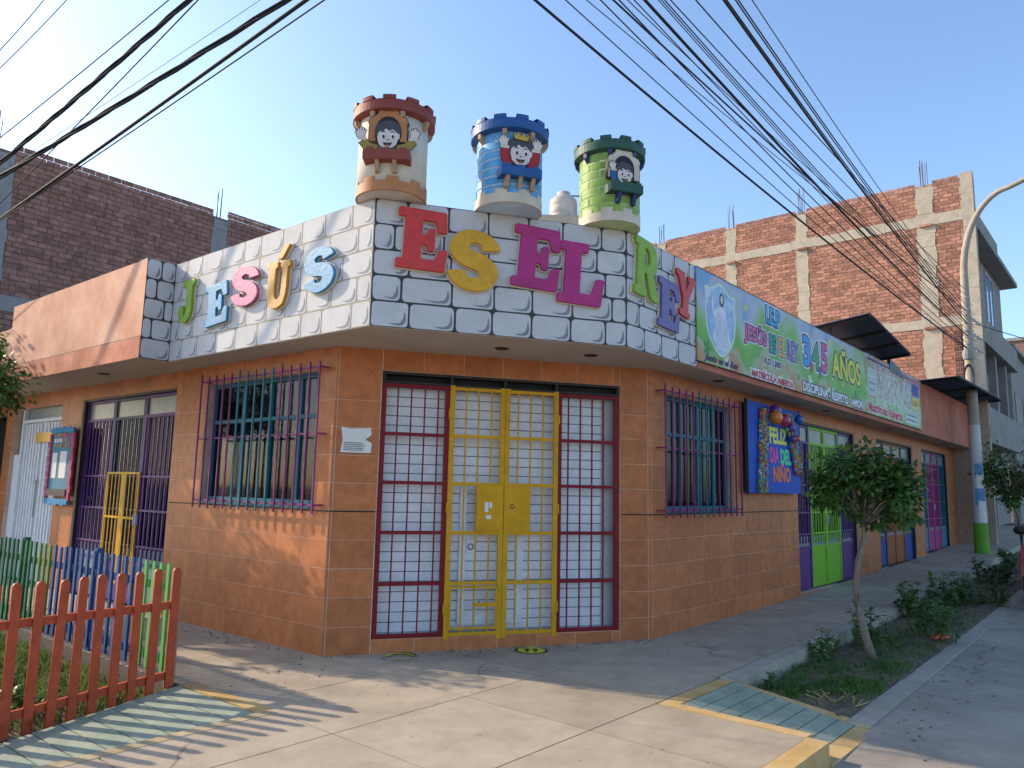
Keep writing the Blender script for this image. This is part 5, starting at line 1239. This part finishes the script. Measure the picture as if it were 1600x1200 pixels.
weed(RB(6.2,1.7),.45,.30,22,'second low bush in the bed, farther than the broad one',L_=.09); weed(RB(6.6,2.15),.32,.25,14,'low weed near the road edge of the bed'); weed(RB(9.5,1.8),.5,.35,20,'leafy weed in the bed towards the pole',L_=.1); weed(RB(12,1.9),.45,.4,20,'farthest leafy weed in the bed before the second tree',L_=.1)
weed(RB(-.55,1.50),.16,.07,5,'tiny weed in the near corner of the bed',L_=.04); weed(RB(.9,1.5),.30,.14,9,'thin weed against the kerb left of the crooked trunk')
# grass as ground cover
def grass(name,fp,n,u0,u1,w0,w1,zf,h,label,mt=m_grass,clump=None):
    m_=MB(); k=m_.m(mt)
    for _ in range(n):
        if clump and random.random()<.75:
            cu_,cw,cs=random.choice(clump); u=random.gauss(cu_,cs); w=random.gauss(cw,cs*.6)
            if not(u0<u<u1 and w0<w<w1): continue
        else: u=random.uniform(u0,u1); w=random.uniform(w0,w1)
        p=Vector((*fp(u,w),zf(u)-.02)); a=random.uniform(0,6.28); hh=h*random.uniform(.5,1.4); s=Vector((math.cos(a),math.sin(a),0)); bend=Vector((random.uniform(-.6,.6),random.uniform(-.6,.6),0))*hh
        b=len(m_.v); m_.v+=[p-s*.004,p+s*.004,p+s*.003+bend*.35+Vector((0,0,hh*.65)),p+bend+Vector((0,0,hh))]; m_.f+=[[b,b+1,b+2],[b,b+2,b+3]]; m_.mi+=[k,k]
    tag(m_.build(name,recalc=False),label,'grass',kind='stuff')
grass('grass',Lp,9000,.05,6,1.5,3.3,lambda u:-.15,.13,'green grass growing in the left bed behind the red fence')
grass('grass',Rp,6500,-.9,12,1.40,2.26,lambda u:gz(u)-.14,.07,'sparse grass and weeds over the soil of the right bed',m_leaf2,[(-.1,2.05,.22),(.3,1.6,.3),(1.0,2.1,.3),(2.4,1.8,.4),(-.5,1.7,.25),(4.,2,.6),(.05,2.1,.12)])
for i,(u,w) in enumerate(((.6,2.3),(1.3,2.7),(2.2,2.2))): weed((*Lp(u,w),-.17),.30,.2,14,['yellow-flecked weed in the grass just behind the red fence','broad weed in the grass at the left frame edge','weed in the grass below the blue pickets'][i])
# dry leaves and grit blown along the walls and kerbs
m_=MB(); dl=[mat('dry_leaf_brown',(.16,.09,.04),rough=.9),mat('dry_leaf_tan',(.28,.19,.09),rough=.9),mat('grit_grey',(.20,.18,.16),rough=1)]
for _ in range(420):
    r=random.random()
    if r<.35: u=random.uniform(-.5,14); p=Rp(u,random.choice((.03+abs(random.gauss(0,.05)),1.2-abs(random.gauss(0,.1)),random.uniform(0,1.2)))); z=gz(u)
    elif r<.6: t=random.random(); p=A.lerp(B,t)+nC*(.03+abs(random.gauss(0,.12))); z=gz((p-B).dot(Rd))
    elif r<.8: u=random.uniform(-.8,4); p=Lp(u,.03+abs(random.gauss(0,.15)) if u>0 else random.uniform(.2,1.2)); z=gz((p-B).dot(Rd))
    else: u=random.uniform(-1.5,9); p=Rp(u,2.5+abs(random.gauss(0,.25))); z=gz(u)-.160
    q=Vector((*p,z+.006)); a=random.uniform(0,6.28)
    if random.random()<.5: leaf_quad(m_,q,Vector((math.cos(a),math.sin(a),random.uniform(-.05,.25))).normalized(),Vector((0,0,1)),random.uniform(.025,.055),.011,random.choice(dl[:2]))
    else: k=random.uniform(.004,.010); m_.hexa([q+Vector((x*k,y*k,zz*k-.006)) for zz in (0,1.2) for x,y in ((-1,-1),(1,-.8),(.9,1),(-.8,.9))],dl[2])
tag(m_.build('leaf_litter',recalc=False),'dry leaves and grit scattered along walls and kerbs','litter',kind='stuff')
# litter
b=MB(); c=Vector((*Rp(2.84,2.19),gz(2.84)-.10)); vs=[]
N=9
for i in range(N):
    for j in range(N): vs.append(c+Vector(((i/N-.5)*.2+random.uniform(-.012,.012),(j/N-.5)*.14+random.uniform(-.012,.012),random.uniform(.0,.07))))
b.v=vs; k=b.m(mat('orange_wrapper',(.50,.13,.06),rough=.45,var=.2,scale=20))
for i in range(N-1):
    for j in range(N-1): b.f.append([i*N+j,(i+1)*N+j,(i+1)*N+j+1,i*N+j+1]); b.mi.append(k)
tag(b.build('litter_bag',recalc=False),'crumpled orange plastic wrapper lying in the planting bed','litter')
b=MB()
for k in range(14):
    q=Vector((*Rp(-.55+random.uniform(-.2,.3),2.05+random.uniform(-.15,.2)),-.10)); a=random.uniform(0,3.1); b.tube([q,q+Vector((math.cos(a)*.14,math.sin(a)*.14,.03))],.005,mat('dry_straw',(.38,.27,.12),rough=.9),4)
tag(b.build('dry_straw'),'dry yellow straw at the near end of the right bed','straw',kind='stuff')

# ------------------------------------------------------------------ parked car at the right edge
CF=Frame(Rp(6.25,2.62),Rd); m_car=mat('car_red_paint',(.36,.012,.015),rough=.2,var=.03,spec=.6); zc=gz(8)-.165
car=empty('parked_car',(*Rp(8.3,3.4),zc),'red car parked at the right edge of the frame','car')
prof=[(0,.35),(.05,.75),(.25,.92),(1.1,1.0),(1.75,1.42),(3.0,1.46),(3.75,1.05),(4.1,.98),(4.2,.6),(4.15,.32)]
b=MB(); k=b.m(m_car); n=len(prof)
for sgn,ins in ((0,0),(1,0)):
    for x,z in prof: b.v.append(CF.pt(x,zc+z,(-.0 if sgn==0 else 1.62)+(.16 if z>1.2 and sgn==0 else (-.16 if z>1.2 else 0))))
b.f.append(list(range(n))); b.mi.append(k); b.f.append([n+i for i in reversed(range(n))]); b.mi.append(k)
for i in range(n): j=(i+1)%n; b.f.append([i,j,n+j,n+i]); b.mi.append(k)
b.build('body',car)
part('side_window',car,CF,[(1.6,2.3,zc+1.05,zc+1.36,-.02,.10),(2.4,3.05,zc+1.05,zc+1.36,-.02,.10)],m_black)
part('headlight',car,CF,[(-.02,.12,zc+.62,zc+.78,.08,.38)],m_frost); part('headlight',car,CF,[(-.02,.12,zc+.62,zc+.78,1.24,1.54)],m_frost); part('bumper',car,CF,[(-.08,.06,zc+.28,zc+.50,.02,1.60)],m_black)
b=MB(); p=CF.pt(1.35,zc+1.12,-.12); b.lathe((p.x,p.y),[(.001,p.z-.07),(.08,p.z-.06),(.11,p.z),(.08,p.z+.06),(.001,p.z+.075)],m_black,14); b.build('wing_mirror',car,smooth=True)
for x in (.85,3.4):
    for n_ in (.02,1.42):
        b=MB(); b.tube([CF.pt(x,zc+.30,n_),CF.pt(x,zc+.30,n_+.18)],.30,m_black,24); w_=b.build('wheel',car); b=MB(); b.tube([CF.pt(x,zc+.30,n_-.006),CF.pt(x,zc+.30,n_+.186)],.18,m_grey,16); b.build('rim',w_)
